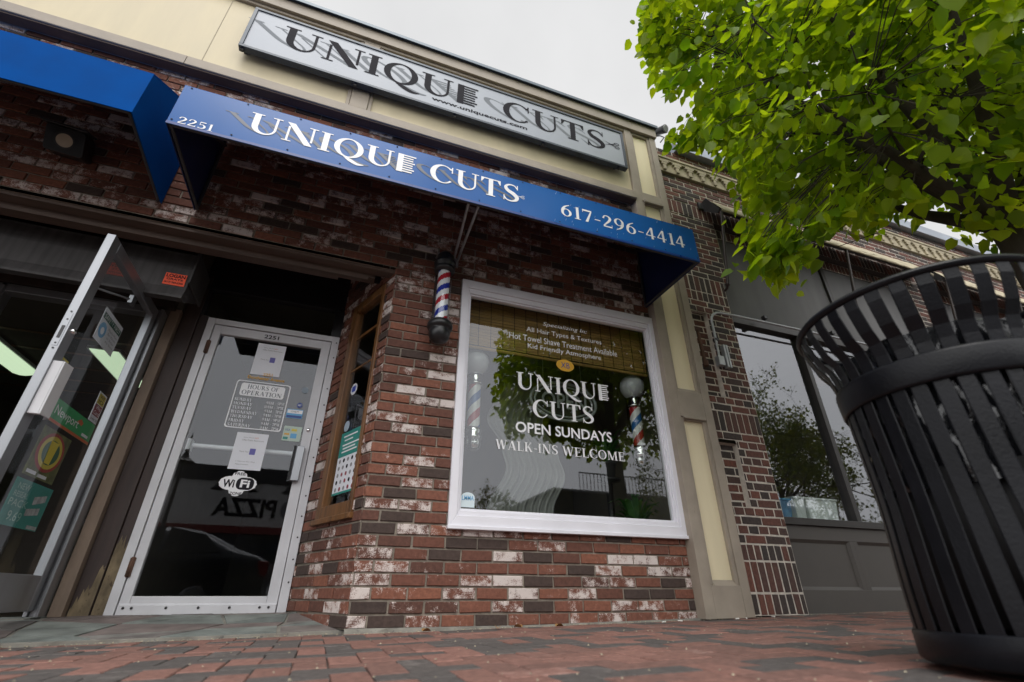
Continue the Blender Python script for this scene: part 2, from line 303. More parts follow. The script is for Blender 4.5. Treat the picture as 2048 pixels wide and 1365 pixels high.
GL = {
 'I': (stem(.10), .37),
 'U': (rc(.10, .36, .27, 1 - sf_) + ser(.10, .27, 1) + rc(.70, .36, .765, 1 - sf_) + ser(.70, .765, 1, .10) + band((.4325, .36, .3325, .38), (.485, .36, .215, .30), 180, 360), .88),
 'N': (rc(.12, sf_, .18, .80) + ser(.12, .18, 0, .10) + dg(.66, .06, .22, 0, 1) + rc(.80, .2, .86, 1 - sf_) + ser(.80, .86, 1, .10), .98),
 'Q': (band((.46, .5, .44, .52), (.46, .5, .27, .465), 0, 360, 36) + stroke([(.36, .02, .06), (.55, -.12, .14), (.78, -.24, .12), (.98, -.22, .03)]), .92),
 'O': (band((.46, .5, .44, .52), (.46, .5, .27, .465), 0, 360, 36), .92),
 'C': (band((.46, .5, .44, .52), (.50, .5, .29, .465), 42, 322, 30) + rc(.78, .66, .82, 1) + pg((.70, .86), (.78, .80), (.78, .93)), .87),
 'S': (stroke([(.58, .80, .05), (.46, .955, .06), (.26, .955, .08), (.13, .80, .12), (.20, .62, .17), (.42, .47, .19), (.56, .30, .17), (.52, .12, .12), (.34, .02, .07), (.16, .06, .06), (.07, .22, .05)]) + rc(.57, .74, .605, 1) + rc(.045, 0, .08, .30), .68),
 'T': (stem(.31, T, 1, 0) + rc(.02, .94, .77, 1.0001) + pg((.02, .94), (.02, .74), (.055, .74), (.14, .94)) + pg((.77, .94), (.65, .94), (.735, .74), (.77, .74)), .79),
 'E': (stem(.10) + rc(.27, .94, .66, 1) + rc(.27, .48, .55, .54) + rc(.27, 0, .68, .06) + rc(.625, .76, .66, .94) + rc(.525, .40, .55, .62) + rc(.645, .06, .68, .26), .72),
 'e': (rc(.06, 0, .24, 1) + sum([rc(.24, .945 - .1275 * k - .02, (.56 if k % 3 else .62) + .02 * (k == 0), .945 - .1275 * k + .048) for k in range(8)], []), .68),
 'A': (dg(.07, .405, .055) + dg(.62, .33, .19) + rc(.23, .29, .64, .34) + ser(.07, .125, 0) + ser(.62, .81, 0, .07), .89),
 'W': (dg(.26, .04, .17) + dg(.30, .50, .06) + dg(.70, .48, .17) + dg(.76, 1.0, .06) + ser(.06, .19, 1, .07) + ser(.99, 1.05, 1, .08), 1.14),
 'L': (stem(.10) + rc(.27, 0, .66, .06) + rc(.625, .06, .66, .28), .69),
 'K': (stem(.10) + dg(.25, .62, .065, .4, 1) + dg(.62, .32, .19, 0, .58) + ser(.60, .80, 0, .04) + ser(.60, .70, 1, .07), .86),
 'M': (rc(.12, 0, .175, 1) + dg(.46, .12, .17) + dg(.50, .84, .06) + rc(.84, 0, 1.01, 1) + ser(.12, .175, 0) + ser(.84, 1.01, 0) + rc(.03, .955, .13, 1) + rc(1.0, .955, 1.09, 1), 1.13),
 'H': (stem(.10) + stem(.60) + rc(.27, .48, .60, .54), .88),
 'R': (stem(.10) + band((.27, .73, .36, .27), (.27, .73, .19, .215), -90, 90, 14) + dg(.62, .33, .18, 0, .48) + ser(.64, .80, 0, .03), .86),
 'P': (stem(.10) + band((.27, .71, .38, .29), (.27, .71, .20, .235), -90, 90, 14), .72),
 'F': (stem(.10) + rc(.27, .94, .64, 1) + rc(.27, .48, .52, .54) + rc(.605, .74, .64, .94), .68),
 'D': (stem(.10) + band((.25, .5, .55, .5), (.27, .5, .36, .445), -90, 90, 20), .88),
 'Y': (rc(.33, sf_, .50, .45) + ser(.33, .50, 0) + dg(.33, .06, .18, .42, 1) + dg(.44, .68, .06, .42, 1) + ser(.06, .24, 1, .05) + ser(.68, .74, 1, .07), .84),
 '0': (band((.33, .5, .30, .5), (.33, .5, .16, .455), 0, 360, 28), .66),
 '1': (stem(.16, .15, 1, 0, .10) + pg((.0, .86), (.16, .9), (.16, 1), (.31, 1)), .42),
 '2': (stroke([(.07, .70, .11), (.15, .92, .07), (.34, .95, .09), (.47, .78, .15), (.40, .55, .14), (.22, .30, .10), (.07, .08, .08)]) + rc(.05, 0, .56, .10) + rc(.53, .10, .56, .24), .61),
 '3': (stroke([(.06, .80, .09), (.20, .95, .07), (.40, .92, .12), (.45, .75, .15), (.32, .57, .08), (.20, .53, .05)]) + stroke([(.20, .52, .05), (.40, .50, .09), (.50, .30, .16), (.42, .10, .12), (.22, .03, .07), (.05, .14, .09)]), .60),
 '4': (rc(.34, .0, .48, 1) + rc(.02, .24, .60, .315) + pg((.02, .315), (.09, .315), (.36, .86), (.36, 1)), .64),
 '5': (rc(.12, .88, .52, 1) + rc(.12, .50, .17, .88) + stroke([(.13, .50, .05), (.32, .60, .08), (.48, .42, .15), (.47, .18, .14), (.28, .03, .08), (.06, .10, .09)]), .60),
 '6': (band((.32, .31, .29, .32), (.32, .31, .15, .265), 0, 360, 24) + stroke([(.50, .97, .05), (.26, .80, .10), (.13, .55, .15), (.10, .32, .14)]), .64),
 '7': (rc(.04, .87, .56, 1) + pg((.17, 0), (.33, 0), (.56, .87), (.48, .87)) + rc(.04, .74, .07, .87), .60),
 '8': (band((.30, .25, .27, .27), (.30, .25, .14, .22), 0, 360, 24) + band((.30, .75, .24, .25), (.30, .75, .12, .2), 0, 360, 24), .60),
 '9': (band((.32, .69, .29, .32), (.32, .69, .15, .265), 0, 360, 24) + stroke([(.14, .03, .05), (.38, .20, .10), (.51, .45, .15), (.54, .68, .14)]), .64),
 '-': (rc(.05, .34, .38, .41), .43), ' ': ([], .34), '.': (rc(.05, 0, .15, .1), .2), ':': (rc(.05, 0, .15, .1) + rc(.05, .5, .15, .6), .2), '/': (dg(.0, .3, .06), .36)}
def sf(mb, text, fr, u0, u1, v0, v1, n=.002, mi=0, sx=0.0, vs=1.0, gap=.05):
    """own serif capitals; sx shears, vs squashes (cast shadow lettering). Text is fitted between u0 and u1."""
    h = v1 - v0; tot = sum(GL[c][1] + gap for c in text) - gap; k = (u1 - u0) / tot; x = 0; d = 0
    for c in text:
        polys, w = GL[c]
        for p in polys:
            d += 1
            mb.face([fr(u0 + (x + q[0]) * k + q[1] * h * sx, v0 + q[1] * h * vs, n + (d % 9) * 4e-5) for q in p], mi)
        x += w + gap
def disc(mb, fr, cu, cv, r, n, mi=0, seg=24, ry=None):
    mb.flat(fr, [(cu + r * math.cos(2 * math.pi * k / seg), cv + (ry or r) * math.sin(2 * math.pi * k / seg)) for k in range(seg)], n, mi)
def rrect(u0, u1, v0, v1, r, k=5):
    o = []
    for cx, cy, a in ((u1 - r, v1 - r, 0), (u0 + r, v1 - r, 90), (u0 + r, v0 + r, 180), (u1 - r, v0 + r, 270)):
        o += [el(cx, cy, r, r, a + 90 * i / k) for i in range(k + 1)]
    return o
def ring(mb, fr, outer, inner, n, mi=0):
    k = len(outer)
    for i in range(k): mb.flat(fr, [outer[i], outer[(i + 1) % k], inner[(i + 1) % k], inner[i]], n, mi)

# ---------------------------------------------------------------- bricks
CH, BL = 0.0716, 0.2127
rb = random.Random(3)
def bcol(white=1.0):
    a = rb.random(); 
    kind = rb.uniform(0, .2) if a < .13 else rb.uniform(.27, 1)
    b = rb.random(); w = rb.uniform(.0, .3) if b < .64 else (rb.uniform(.32, .46) if b < .88 else rb.uniform(.42, .56))
    if kind < .22: w = 0
    return (kind, rb.random(), w * white)
def subtract(segs, a, b):
    r = []
    for p, q in segs:
        if b <= p or a >= q: r.append((p, q)); continue
        if a > p: r.append((p, a))
        if b < q: r.append((b, q))
    return r
def one_brick(mb, fr, u0, u1, v0, v1, col, dep=.018, c=.003, jit=.002):
    j = lambda s=.0022: rb.uniform(-s, s)
    n = rb.uniform(-jit, jit); tl = [j(.0012) for _ in range(4)]
    cs = [(u0 + j(), v0 + j()), (u1 + j(), v0 + j()), (u1 + j(), v1 + j()), (u0 + j(), v1 + j())]
    g = [(1, 1), (-1, 1), (-1, -1), (1, -1)]
    P = [fr(cs[i][0] + g[i][0] * c, cs[i][1] + g[i][1] * c, n + tl[i]) for i in range(4)] + [fr(cs[i][0], cs[i][1], n - c) for i in range(4)] + [fr(cs[i][0], cs[i][1], -dep) for i in range(4)]
    mb.add(P, [(0, 1, 2, 3)] + [(4 + i, 4 + (i + 1) % 4, (i + 1) % 4, i) for i in range(4)] + [(8 + i, 8 + (i + 1) % 4, 4 + (i + 1) % 4, 4 + i) for i in range(4)], 0, col)
def bricks(mb, fr, u0, u1, z0, z1, ops=(), joint=.0125, rec=.0115, soldier=False, header=None, off=.5, white=1.0, start=0.0, ch=CH, bl=BL, dark=0):
    if soldier: rows = [(z0, z1)]; L = ch
    else:
        rows = []; z = z0
        while z < z1 - .012: rows.append((z, min(z + ch, z1))); z += ch
    for r, (a, b) in enumerate(rows):
        if not soldier: L = bl
        hd = header and (r % header == header - 1)
        if hd: L = bl / 2
        segs = [(u0, u1)]
        for (p, q, c, d) in ops:
            if min(b, d) - max(a, c) > .4 * (b - a): segs = subtract(segs, p, q)
        u = u0 - start - (off * L if r % 2 else 0)
        while u < u1:
            for p, q in segs:
                x, y = max(u, p), min(u + L, q)
                if y - x > .02:
                    cc = bcol(white)
                    if dark and rb.random() < dark: cc = (cc[0] * .3, cc[1], 0)
                    one_brick(mb, fr, x + joint / 2, y - joint / 2, a + joint / 2, b - joint / 2, cc)
            u += L
        for p, q in segs: mb.face([fr(p, a, -rec), fr(q, a, -rec), fr(q, b, -rec), fr(p, b, -rec)], 1)

GZ = lambda x: -.022 + .016 * max(-4, min(9, x))
# ================================================================= SETTING
m = MB()
xs = [-60, -4, 9, 60]
for i in range(3):
    for (y0, y1, dz) in ((-60, -4.15, -.16),):
        m.face([(xs[i], y0, GZ(xs[i]) + dz), (xs[i + 1], y0, GZ(xs[i + 1]) + dz), (xs[i + 1], y1, GZ(xs[i + 1]) + dz), (xs[i], y1, GZ(xs[i]) + dz)])
tag(m.build('road', ASPH), kind='structure')
m = MB()
for i in range(3):
    a, b = xs[i], xs[i + 1]
    m.face([(a, -4.0, GZ(a) - .012), (b, -4.0, GZ(b) - .012), (b, 1.0, GZ(b) - .012), (a, 1.0, GZ(a) - .012)])
    m.face([(a, -16, GZ(a) - .04), (b, -16, GZ(b) - .04), (b, -24, GZ(b) - .04), (a, -24, GZ(a) - .04)])
tag(m.build('ground', pm('joint_sand', (.10, .09, .078), .95, var=.3, scale=30, bump=.6, bscale=200)), kind='structure')
m = MB()
for i in range(3):
    a, b = xs[i], xs[i + 1]
    for (y0, y1) in ((-4.15, -4.0), (-16, -15.85)):
        P = [(a, y0, GZ(a) - .2), (b, y0, GZ(b) - .2), (b, y1, GZ(b) - .2), (a, y1, GZ(a) - .2), (a, y0, GZ(a)), (b, y0, GZ(b)), (b, y1, GZ(b)), (a, y1, GZ(a))]
        m.add(P, [(4, 5, 6, 7), (0, 1, 5, 4), (2, 3, 7, 6)])
tag(m.build('kerb', pm('granite', (.30, .29, .28), .8, var=.25, scale=60)), kind='structure')
m = MB(); gfr = lambda u, v, n=0: Vector((u, v, GZ(u) + n)); w = .1055
for ix in range(-34, 92):
    for iy in range(-34, 8):
        k = (ix - iy) % 4
        if k == 0: du, dv = 2, 1
        elif k == 3: du, dv = 1, 2
        else: continue
        x, y = ix * w, iy * w - .03
        if x > 5.5 and y < -1.9: continue
        kind = rb.uniform(0, .36) if rb.random() < .36 else rb.uniform(.45, 1)
        one_brick(m, gfr, x + .002, x + du * w - .002, y + .002, y + dv * w - .002, (kind, rb.random(), 0.03 if rb.random() < .9 else .35), dep=.02, c=.003, jit=.0015)
tag(m.build('sidewalk', PAVER), kind='structure')
# slate apron before the doors
def slatemat():
    m = bpy.data.materials.new('slate_flags'); m.use_nodes = True; n, l = m.node_tree.nodes, m.node_tree.links; p = n['Principled BSDF']; p.inputs['Roughness'].default_value = .75
    at = n.new('ShaderNodeAttribute'); at.attribute_name = 'brk'; sp = n.new('ShaderNodeSeparateColor'); l.new(at.outputs['Color'], sp.inputs[0])
    r = n.new('ShaderNodeValToRGB'); r.color_ramp.interpolation = 'LINEAR'; e = r.color_ramp.elements
    e[0].color = (.125, .142, .134, 1); e[1].color = (.12, .115, .11, 1); x = e.new(.35); x.color = (.185, .20, .185, 1); x = e.new(.6); x.color = (.15, .12, .112, 1)
    l.new(sp.outputs[0], r.inputs[0]); tc = n.new('ShaderNodeTexCoord'); nz = n.new('ShaderNodeTexNoise'); nz.inputs['Scale'].default_value = 7; nz.inputs['Detail'].default_value = 9; l.new(tc.outputs['Object'], nz.inputs[0])
    mr = n.new('ShaderNodeMapRange'); mr.inputs[1].default_value = .3; mr.inputs[2].default_value = .7; mr.inputs[3].default_value = .65; mr.inputs[4].default_value = 1.3; l.new(nz.outputs[0], mr.inputs[0])
    mu = n.new('ShaderNodeMix'); mu.data_type = 'RGBA'; mu.blend_type = 'MULTIPLY'; mu.inputs[0].default_value = 1; l.new(r.outputs[0], mu.inputs[6]); l.new(mr.outputs[0], mu.inputs[7]); l.new(mu.outputs[2], p.inputs['Base Color'])
    b = n.new('ShaderNodeBump'); b.inputs['Strength'].default_value = .6; b.inputs['Distance'].default_value = .006; l.new(nz.outputs[0], b.inputs['Height']); l.new(b.outputs[0], p.inputs['Normal'])
    return m
m = MB()
def az_(x, y):  # apron height
    t = max(0, min(1, (y - .08) / .62)); return GZ(x) + .018 + t * (.078 - .016 * x * .3)
yb = [(-.05, .14), (.0, .34), (.0, .60), (0, .86)]
xb = -5.0; cols = []
edges = [-5.2, -4.5, -3.7, -3.2, -2.55, -2.0, -1.62, -1.18, -.80, -.38, 0.02]
rows = [.07, .20, .40, .62, .90]
jx = {}
def jp(i, j):
    if (i, j) not in jx:
        x = edges[i] + (rb.uniform(-.16, .16) if 0 < i < len(edges) - 1 else 0); y = rows[j] + (rb.uniform(-.05, .05) if 0 < j < 4 else (rb.uniform(-.02, .02) if j == 0 else 0))
        if j == 0: y -= .0
        if i == len(edges) - 1: x = .02 - max(0, y - .02) * .42
        jx[(i, j)] = (x, y)
    return jx[(i, j)]
for i in range(len(edges) - 1):
    for j in range(4):
        q = [jp(i, j), jp(i + 1, j), jp(i + 1, j + 1), jp(i, j + 1)]
        tris = [q] if rb.random() < .55 else ([[q[0], q[1], q[2]], [q[0], q[2], q[3]]] if rb.random() < .5 else [[q[0], q[1], q[3]], [q[1], q[2], q[3]]])
        for t in tris:
            cx = sum(p[0] for p in t) / len(t); cy = sum(p[1] for p in t) / len(t); dz = rb.uniform(-.002, .003)
            s = [(cx + (p[0] - cx) * (1 - .012 / max(.02, math.hypot(p[0] - cx, p[1] - cy))), cy + (p[1] - cy) * (1 - .012 / max(.02, math.hypot(p[0] - cx, p[1] - cy)))) for p in t]
            k = len(s); c = (rb.random(), rb.random(), 0.1)
            m.add([(x, y, az_(x, y) + .004 + dz) for x, y in s] + [(x, y, az_(x, y) - .02) for x, y in s], [tuple(range(k))] + [(i2, (i2 + 1) % k, k + (i2 + 1) % k, k + i2)[::-1] for i2 in range(k)], 0, c)
n_ = 24
for i in range(n_):
    x0, x1 = -5.2 + 5.22 * i / n_, -5.2 + 5.22 * (i + 1) / n_
    for j in range(8):
        y0, y1 = .055 + j * .11, .055 + (j + 1) * .11
        lim = lambda x, y: min(x, .02 - max(0, y - .02) * .42)
        m.face([(lim(x0, y0), y0, az_(x0, y0) - .003), (lim(x1, y0), y0, az_(x1, y0) - .003), (lim(x1, y1), y1, az_(x1, y1) - .003), (lim(x0, y1), y1, az_(x0, y1) - .003)], 1)
    m.face([(x0, .055, az_(x0, .055) - .003), (x0, .055, GZ(x0) - .05), (x1, .055, GZ(x1) - .05), (x1, .055, az_(x1, .055) - .003)], 1)
tag(m.build('path', [slatemat(), CONC]), kind='structure')
# ================================================================= BARBER SHOP BUILDING
A = thing('storefront_building', 'red brick barber storefront with cream fascia, white framed display window and recessed door', 'building', (0, 0, 0))
F0 = FRONT(0)
SPL = frame((-.36, .82, 0), (.36, -.82, 0)); SL = .8955
WX0, WX1, WZ0, WZ1 = .600, 2.365, .62, 2.44
m = MB()
bricks(m, F0, -5.2, 2.41, 0, 4.03, [(-6, 0, -1, 2.475), (WX0, WX1, WZ0, WZ1)])
bricks(m, SPL, 0, SL, 0, 2.94, [(SL - .655, SL - .135, .64, 2.40)], start=BL * .79)
m.face([F0(0, 2.475, -.004), F0(-5.2, 2.475, -.004), F0(-5.2, 2.475, -.03), F0(0, 2.475, -.03)], 1)
m.build('brick_wall', [BRICK_A, MORTAR_A], A)
m = MB()
for i in range(40):  # rough mortar bed under the wall
    x0, x1 = 2.42 * i / 40, 2.42 * (i + 1) / 40
    f = lambda x: .012 * math.sin(x * 9) + .008 * math.sin(x * 23 + 1) + .006 * math.sin(x * 57)
    P = [(x0, -.02 + f(x0), GZ(x0) + .012), (x1, -.02 + f(x1), GZ(x1) + .012), (x1, .0, .006), (x0, .0, .006), (x0, -.035 + f(x0), GZ(x0) - .03), (x1, -.035 + f(x1), GZ(x1) - .03)]
    m.face([P[0], P[1], P[2], P[3]]); m.face([P[4], P[5], P[1], P[0]])
m.build('footing', CONC, A)
# shell: side, rear, roof, interior partitions
m = MB()
m.box(-5.2, -5.1, .04, 6, -.1, 5.2); m.box(-5.2, 2.84, 6, 6.1, -.1, 5.2); m.box(2.62, 2.84, .04, 6, -.1, 5.2); m.box(-5.2, 2.84, .03, 6.1, 5.2, 5.24)
m.box(-1.62, -1.53, .9, 6, -.1, 3.2)
m.build('shell_wall', PLASTER, A)
m = MB(); m.box(-5.1, 2.62, .93, 6, -.02, .02); m.box(.02, 2.62, .02, .93, -.02, .02); m.build('floor', FLOORI, A)
m = MB(); m.box(-1.53, 2.62, .93, 6, 2.75, 2.79); m.box(.02, 2.62, .03, .93, 2.75, 2.79); m.box(-5.1, -1.62, .93, 6, 2.8, 2.84)
for i in range(5): m.box(-1.5, 2.6, 1.2 + i * .61, 1.225 + i * .61, 2.742, 2.749)
for i in range(6): m.box(-1.3 + i * .61, -1.28 + i * .61, 1.0, 6, 2.744, 2.7485)
m.build('ceiling', CEILI, A)
m = MB(); m.box(-5.1, .2, .24, 1.0, 2.92, 2.96); m.box(-5.1, -.02, .235, .25, 2.475, 2.92); m.build('recess_ceiling', BLACKP, A)
m = MB()
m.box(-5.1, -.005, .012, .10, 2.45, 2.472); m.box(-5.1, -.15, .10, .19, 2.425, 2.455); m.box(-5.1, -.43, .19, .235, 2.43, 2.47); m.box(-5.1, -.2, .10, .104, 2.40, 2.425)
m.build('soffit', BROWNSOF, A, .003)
# fascia
m = MB()
m.box(-5.2, 2.42, -.055, -.02, 4.05, 5.16); m.build('fascia_panel', CREAM, A)
m = MB(); m.box(-1.832, -1.826, -.0565, -.054, 4.15, 5.1); m.build('panel_joint', pm('joint_line', (.3, .26, .19), .8), A)  # thin darker strip marking the joint between fascia panels
m = MB()
bp = [(-.0, 3.985), (-.115, 3.985), (-.12, 3.99), (-.12, 4.085), (-.105, 4.095), (-.055, 4.125), (-.02, 4.125)]
bf_ = lambda x: (lambda u, v, n=0: Vector((x + n, u, v)))
for a, b in ((-5.2, -1.902), (-1.898, 2.405)): m.prism(bf_(0), bp, a, b)
m.build('fascia_beam', TAN, A, .002)
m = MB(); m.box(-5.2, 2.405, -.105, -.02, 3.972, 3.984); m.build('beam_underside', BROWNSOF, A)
m = MB()
m.box(-5.2, 2.86, -.118, -.02, 5.16, 5.318); m.box(-5.2, 2.40, -.085, -.056, 5.125, 5.16); m.build('cornice_board', TAN, A, .003)
m = MB(); m.box(-5.2, 2.88, -.15, .3, 5.318, 5.345); m.box(-5.2, 2.88, -.152, -.146, 5.30, 5.345); m.build('parapet_cap', CAPM, A, .002)
def batten(x0, x1, z0, z1):
    m = MB(); m.box(x0 + .035, x1 - .035, -.085, -.054, z0, z1)
    for a in (x0, x1 - .03): m.box(a, a + .03, -.075, -.054, z0, z1)
    return m.build('batten', TAN, A, .003)
batten(-.665, -.44, 4.13, 5.125)
# pilaster at the right end
m = MB(); PX0, PX1 = 2.405, 2.848; pyb = .06
m.box(PX0, 2.495, -.09, pyb, GZ(2.4) + .005, 5.158); m.box(2.765, PX1, -.09, pyb, GZ(2.8) + .005, 5.158)
for a, b in ((GZ(2.6) + .005, .235), (1.52, 1.76), (4.015, 4.14)): m.box(2.4955, 2.7645, -.0885, pyb, a, b)
for a, b in ((.235, 1.52), (1.76, 4.015), (4.14, 5.15)):
    m.box(2.4955, 2.527, -.078, pyb, a + .001, b - .001); m.box(2.733, 2.7645, -.078, pyb, a + .001, b - .001)
    P = [(2.527, -.055, a + .035), (2.733, -.055, a + .035), (2.733, -.086, a), (2.527, -.086, a)]; m.face(P)
    m.box(2.527, 2.733, -.078, -.05, b - .03, b - .001)
m.build('pilaster', TAN, A, .003)
m = MB()
for a, b in ((.235, 1.52), (1.76, 4.015), (4.14, 5.15)): m.box(2.5, 2.76, -.052, .03, a + .002, b - .002)
m.build('pilaster_panel', pm('yellow_cream_paint', (.72, .63, .43), .55, var=.06, scale=2.5, bump=.1, bscale=25, col2=(.56, .46, .28), thr=.7, stretch=(2.5, 2.5, .45)), A)
for q in ((2.515, 2.755, -.112, -.086, 3.985, 4.03), (2.52, 2.75, -.10, -.086, 1.50, 1.522)):
    m = MB(); m.box(*q); m.build('ledge_moulding', TAN, A, .004)
# ---- display window
m = MB()
OX0, OX1, OZ0, OZ1 = .545, 2.418, .557, 2.506; GX0, GX1, GZ0, GZ1 = .628, 2.332, .676, 2.372
def casing(m, y, ox0, ox1, oz0, oz1, ix0, ix1, iz0, iz1, y1):
    for P in ([(ox0, oz0), (ox1, oz0), (ix1, iz0), (ix0, iz0)], [(ox1, oz0), (ox1, oz1), (ix1, iz1), (ix1, iz0)], [(ox1, oz1), (ox0, oz1), (ix0, iz1), (ix1, iz1)], [(ox0, oz1), (ox0, oz0), (ix0, iz0), (ix0, iz1)]):
        k = 4; V = [(p[0], y, p[1]) for p in P] + [(p[0], y1, p[1]) for p in P]
        m.add(V, [(0, 1, 2, 3), (7, 6, 5, 4)] + [((i + 1) % 4, i, 4 + i, 4 + (i + 1) % 4) for i in range(4)])
casing(m, -.032, OX0, OX1, OZ0, OZ1, OX0 + .055, OX1 - .055, OZ0 + .075, OZ1 - .075, .0)
casing(m, -.02, OX0 + .0555, OX1 - .0555, OZ0 + .0755, OZ1 - .0755, GX0 - .012, GX1 + .012, GZ0 - .012, GZ1 + .012, .03)
casing(m, -.006, GX0 - .0115, GX1 + .0115, GZ0 - .0115, GZ1 + .0115, GX0 + .002, GX1 - .002, GZ0 + .002, GZ1 - .002, .04)
m.box(OX0 - .004, OX1 - .002, -.046, .0, OZ0 - .012, OZ0 + .012)
win = m.build('display_window', WHITE, A, .003)
m = MB(); m.face([(GX0 - .01, .02, GZ0 - .01), (GX1 + .01, .02, GZ0 - .01), (GX1 + .01, .02, GZ1 + .01), (GX0 - .01, .02, GZ1 + .01)]); m.build('window_pane', GLASS_W, win)
FW_ = FRONT(.016)
for tx, a, b, c, d, sh in (('Specializing In:', 1.284, 1.71, 2.212, 2.262, .25), ('All Hair Types & Textures', 1.13, 1.85, 2.126, 2.183, 0), ('Hot Towel Shave Treatment Available', .975, 2.0, 2.045, 2.102, 0), ('Kid Friendly Atmosphere', 1.14, 1.83, 1.968, 2.025, 0)):
    m = MB(); bf(m, tx, FW_, a, b, c, d, shear=sh); m.build('lettering_line', VINW, win)
def words(L, mat, parent, name='lettering_word'):
    for a in L:
        m = MB(); sf(m, *a[0], **(a[1] if len(a) > 1 else {})); m.build(name, mat, parent)
words([(('UNIQUe', FW_, 1.035, 1.88, 1.603, 1.748),), (('CUTS', FW_, 1.168, 1.712, 1.388, 1.532),)], VINW, win)
m = MB(); bf(m, 'OPEN SUNDAYS', FW_, 1.028, 1.858, 1.25, 1.334, bold=.018); m.build('sunday_lettering', VINW, win)
words([(('WALK-INS', FW_, .872, 1.372, 1.108, 1.178),), (('WELCOME', FW_, 1.41, 1.96, 1.108, 1.178),)], VINW, win)
# ---- side window in the splayed wall
m = MB(); u = lambda d: SL - d
def fr_casing(m, fr, o, i, n0, n1):
    (a, b, c, d), (e, f, g, h) = o, i
    for q in ([a, e, c, d], [f, b, c, d], [e, f, c, g], [e, f, h, d]): m.fbox(fr, q[0], q[1], q[2], q[3], n0, n1)
fr_casing(m, SPL, (u(.66), u(.125), .635, 2.405), (u(.575), u(.165), .715, 2.33), -.05, .012)
m.fbox(SPL, u(.69), u(.10), .598, .634, -.02, .03)
sw = m.build('side_window', WOOD, A, .004)
for q in ((2.06, 2.085), (1.76, 1.775)):
    m = MB(); m.fbox(SPL, u(.58), u(.16), q[0], q[1], -.048, -.024); m.build('glazing_bar', WOOD, sw)
m = MB(); m.face([SPL(u(.58), .71, -.025), SPL(u(.16), .71, -.025), SPL(u(.16), 2.335, -.025), SPL(u(.58), 2.335, -.025)]); m.build('side_pane', GLASS_W, sw)
# ---- barber shop door in the recess
DY = .82; FD = FRONT(DY - .02)
m = MB()
FX0, FX1, FZ = -1.384, -.352, 2.195
m.box(FX0, -1.330, DY - .03, DY + .09, .05, FZ); m.box(-.412, FX1, DY - .03, DY + .09, .03, FZ); m.box(-1.3295, -.4125, DY - .03, DY + .09, 2.146, FZ)
dfm = m.build('door_frame', ALUW, A, .003)
m = MB()
for k in range(14):
    m = MB(); m.lathe([(0, -.003), (.006, -.003), (.006, 0)], (-.372, DY - .0305, .25 + k * .145), 8, axis='y'); m.build('frame_screw', DARKMET, dfm)
m = MB()
LX0, LX1, LZ0, LZ1 = -1.325, -.417, .062, 2.14; HX0, HX1, HZ0, HZ1 = -1.268, -.487, .165, 2.066
m.box(LX0, HX0, DY - .02, DY + .025, LZ0, LZ1); m.box(HX1, LX1, DY - .02, DY + .025, LZ0, LZ1)
m.box(HX0 + .0005, HX1 - .0005, DY - .02, DY + .025, HZ1, LZ1); m.box(HX0 + .0005, HX1 - .0005, DY - .02, DY + .025, LZ0, HZ0)
door = m.build('entrance_door', ALUW, A, .003)
m = MB(); m.face([(HX0 - .01, DY, HZ0 - .01), (HX1 + .01, DY, HZ0 - .01), (HX1 + .01, DY, HZ1 + .01), (HX0 - .01, DY, HZ1 + .01)]); m.build('door_pane', GLASS_D, door)
m = MB(); m.box(LX0 + .004, LX1 - .004, DY - .034, DY - .0205, .062, .112); m.prism(lambda a, b, n=0: Vector((n, a, b)), [(DY - .034, .1125), (DY - .0205, .1125), (DY - .0205, .125)], LX0 + .004, LX1 - .004); m.build('door_sweep', ALUW, door)
m = MB()
for x in (-1.29, -1.245, -1.06, -.88, -.70, -.52, -.465):
    m = MB(); m.lathe([(0, -.004), (.008, -.004), (.008, 0)], (x, DY - .0345, .10), 8, axis='y'); m.build('sweep_screw', DARKMET, door)
for z in (.33, 1.93):
    m = MB(); m.lathe([(.0, 0), (.010, 0), (.010, .12), (0, .12)], (-1.3275, DY - .026, z - .06), 10); m.box(-1.342, -1.312, DY - .0315, DY - .0205, z - .055, z + .055); m.build('hinge', RUST, door)
m = MB(); m.box(-.527, -.447, DY - .027, DY - .0205, .93, 1.19); m.box(-.468, -.447, DY - .062, DY - .027, .93, 1.19)
m.prism(lambda a, b, n=0: Vector((a, b, n)), [(-.530, DY - .022), (-.500, DY - .068), (-.447, DY - .068), (-.447, DY - .062), (-.496, DY - .062), (-.522, DY - .022)], .93, 1.19); m.build('pull_handle', ALU, door, .002)
m = MB(); m.box(-.524, -.506, DY - .072, DY - .0685, .93, 1.19); m.build('handle_trim', RUBBER, door)
m = MB(); m.lathe([(0, -.012), (.012, -.012), (.016, -.006), (.017, 0)], (-.452, DY - .0205, 1.335), 16, axis='y'); m.build('door_lock', CHROME, door)
m = MB(); m.tube([(-1.26, DY + .09, 1.165), (-.50, DY + .09, 1.165)], .017, 10); m.box(-.535, -.50, DY + .03, DY + .11, 1.12, 1.20); m.box(-1.262, -1.235, DY + .03, DY + .11, 1.12, 1.20); m.build('push_bar', pm('push_bar_white', (.72, .73, .75), .4), door)
m = MB(); bf(m, '2251', FD, -.945, -.832, 2.082, 2.118, bold=.02); m.build('house_number', INKD, door)
FG = FRONT(DY - .003); m = MB()
o = rrect(-1.05, -.652, 1.302, 1.695, .02); i_ = rrect(-1.042, -.660, 1.310, 1.687, .02); ring(m, FG, o, i_, .001)
m.flat(FG, rrect(-1.012, -.690, 1.567, 1.674, .018), .001)
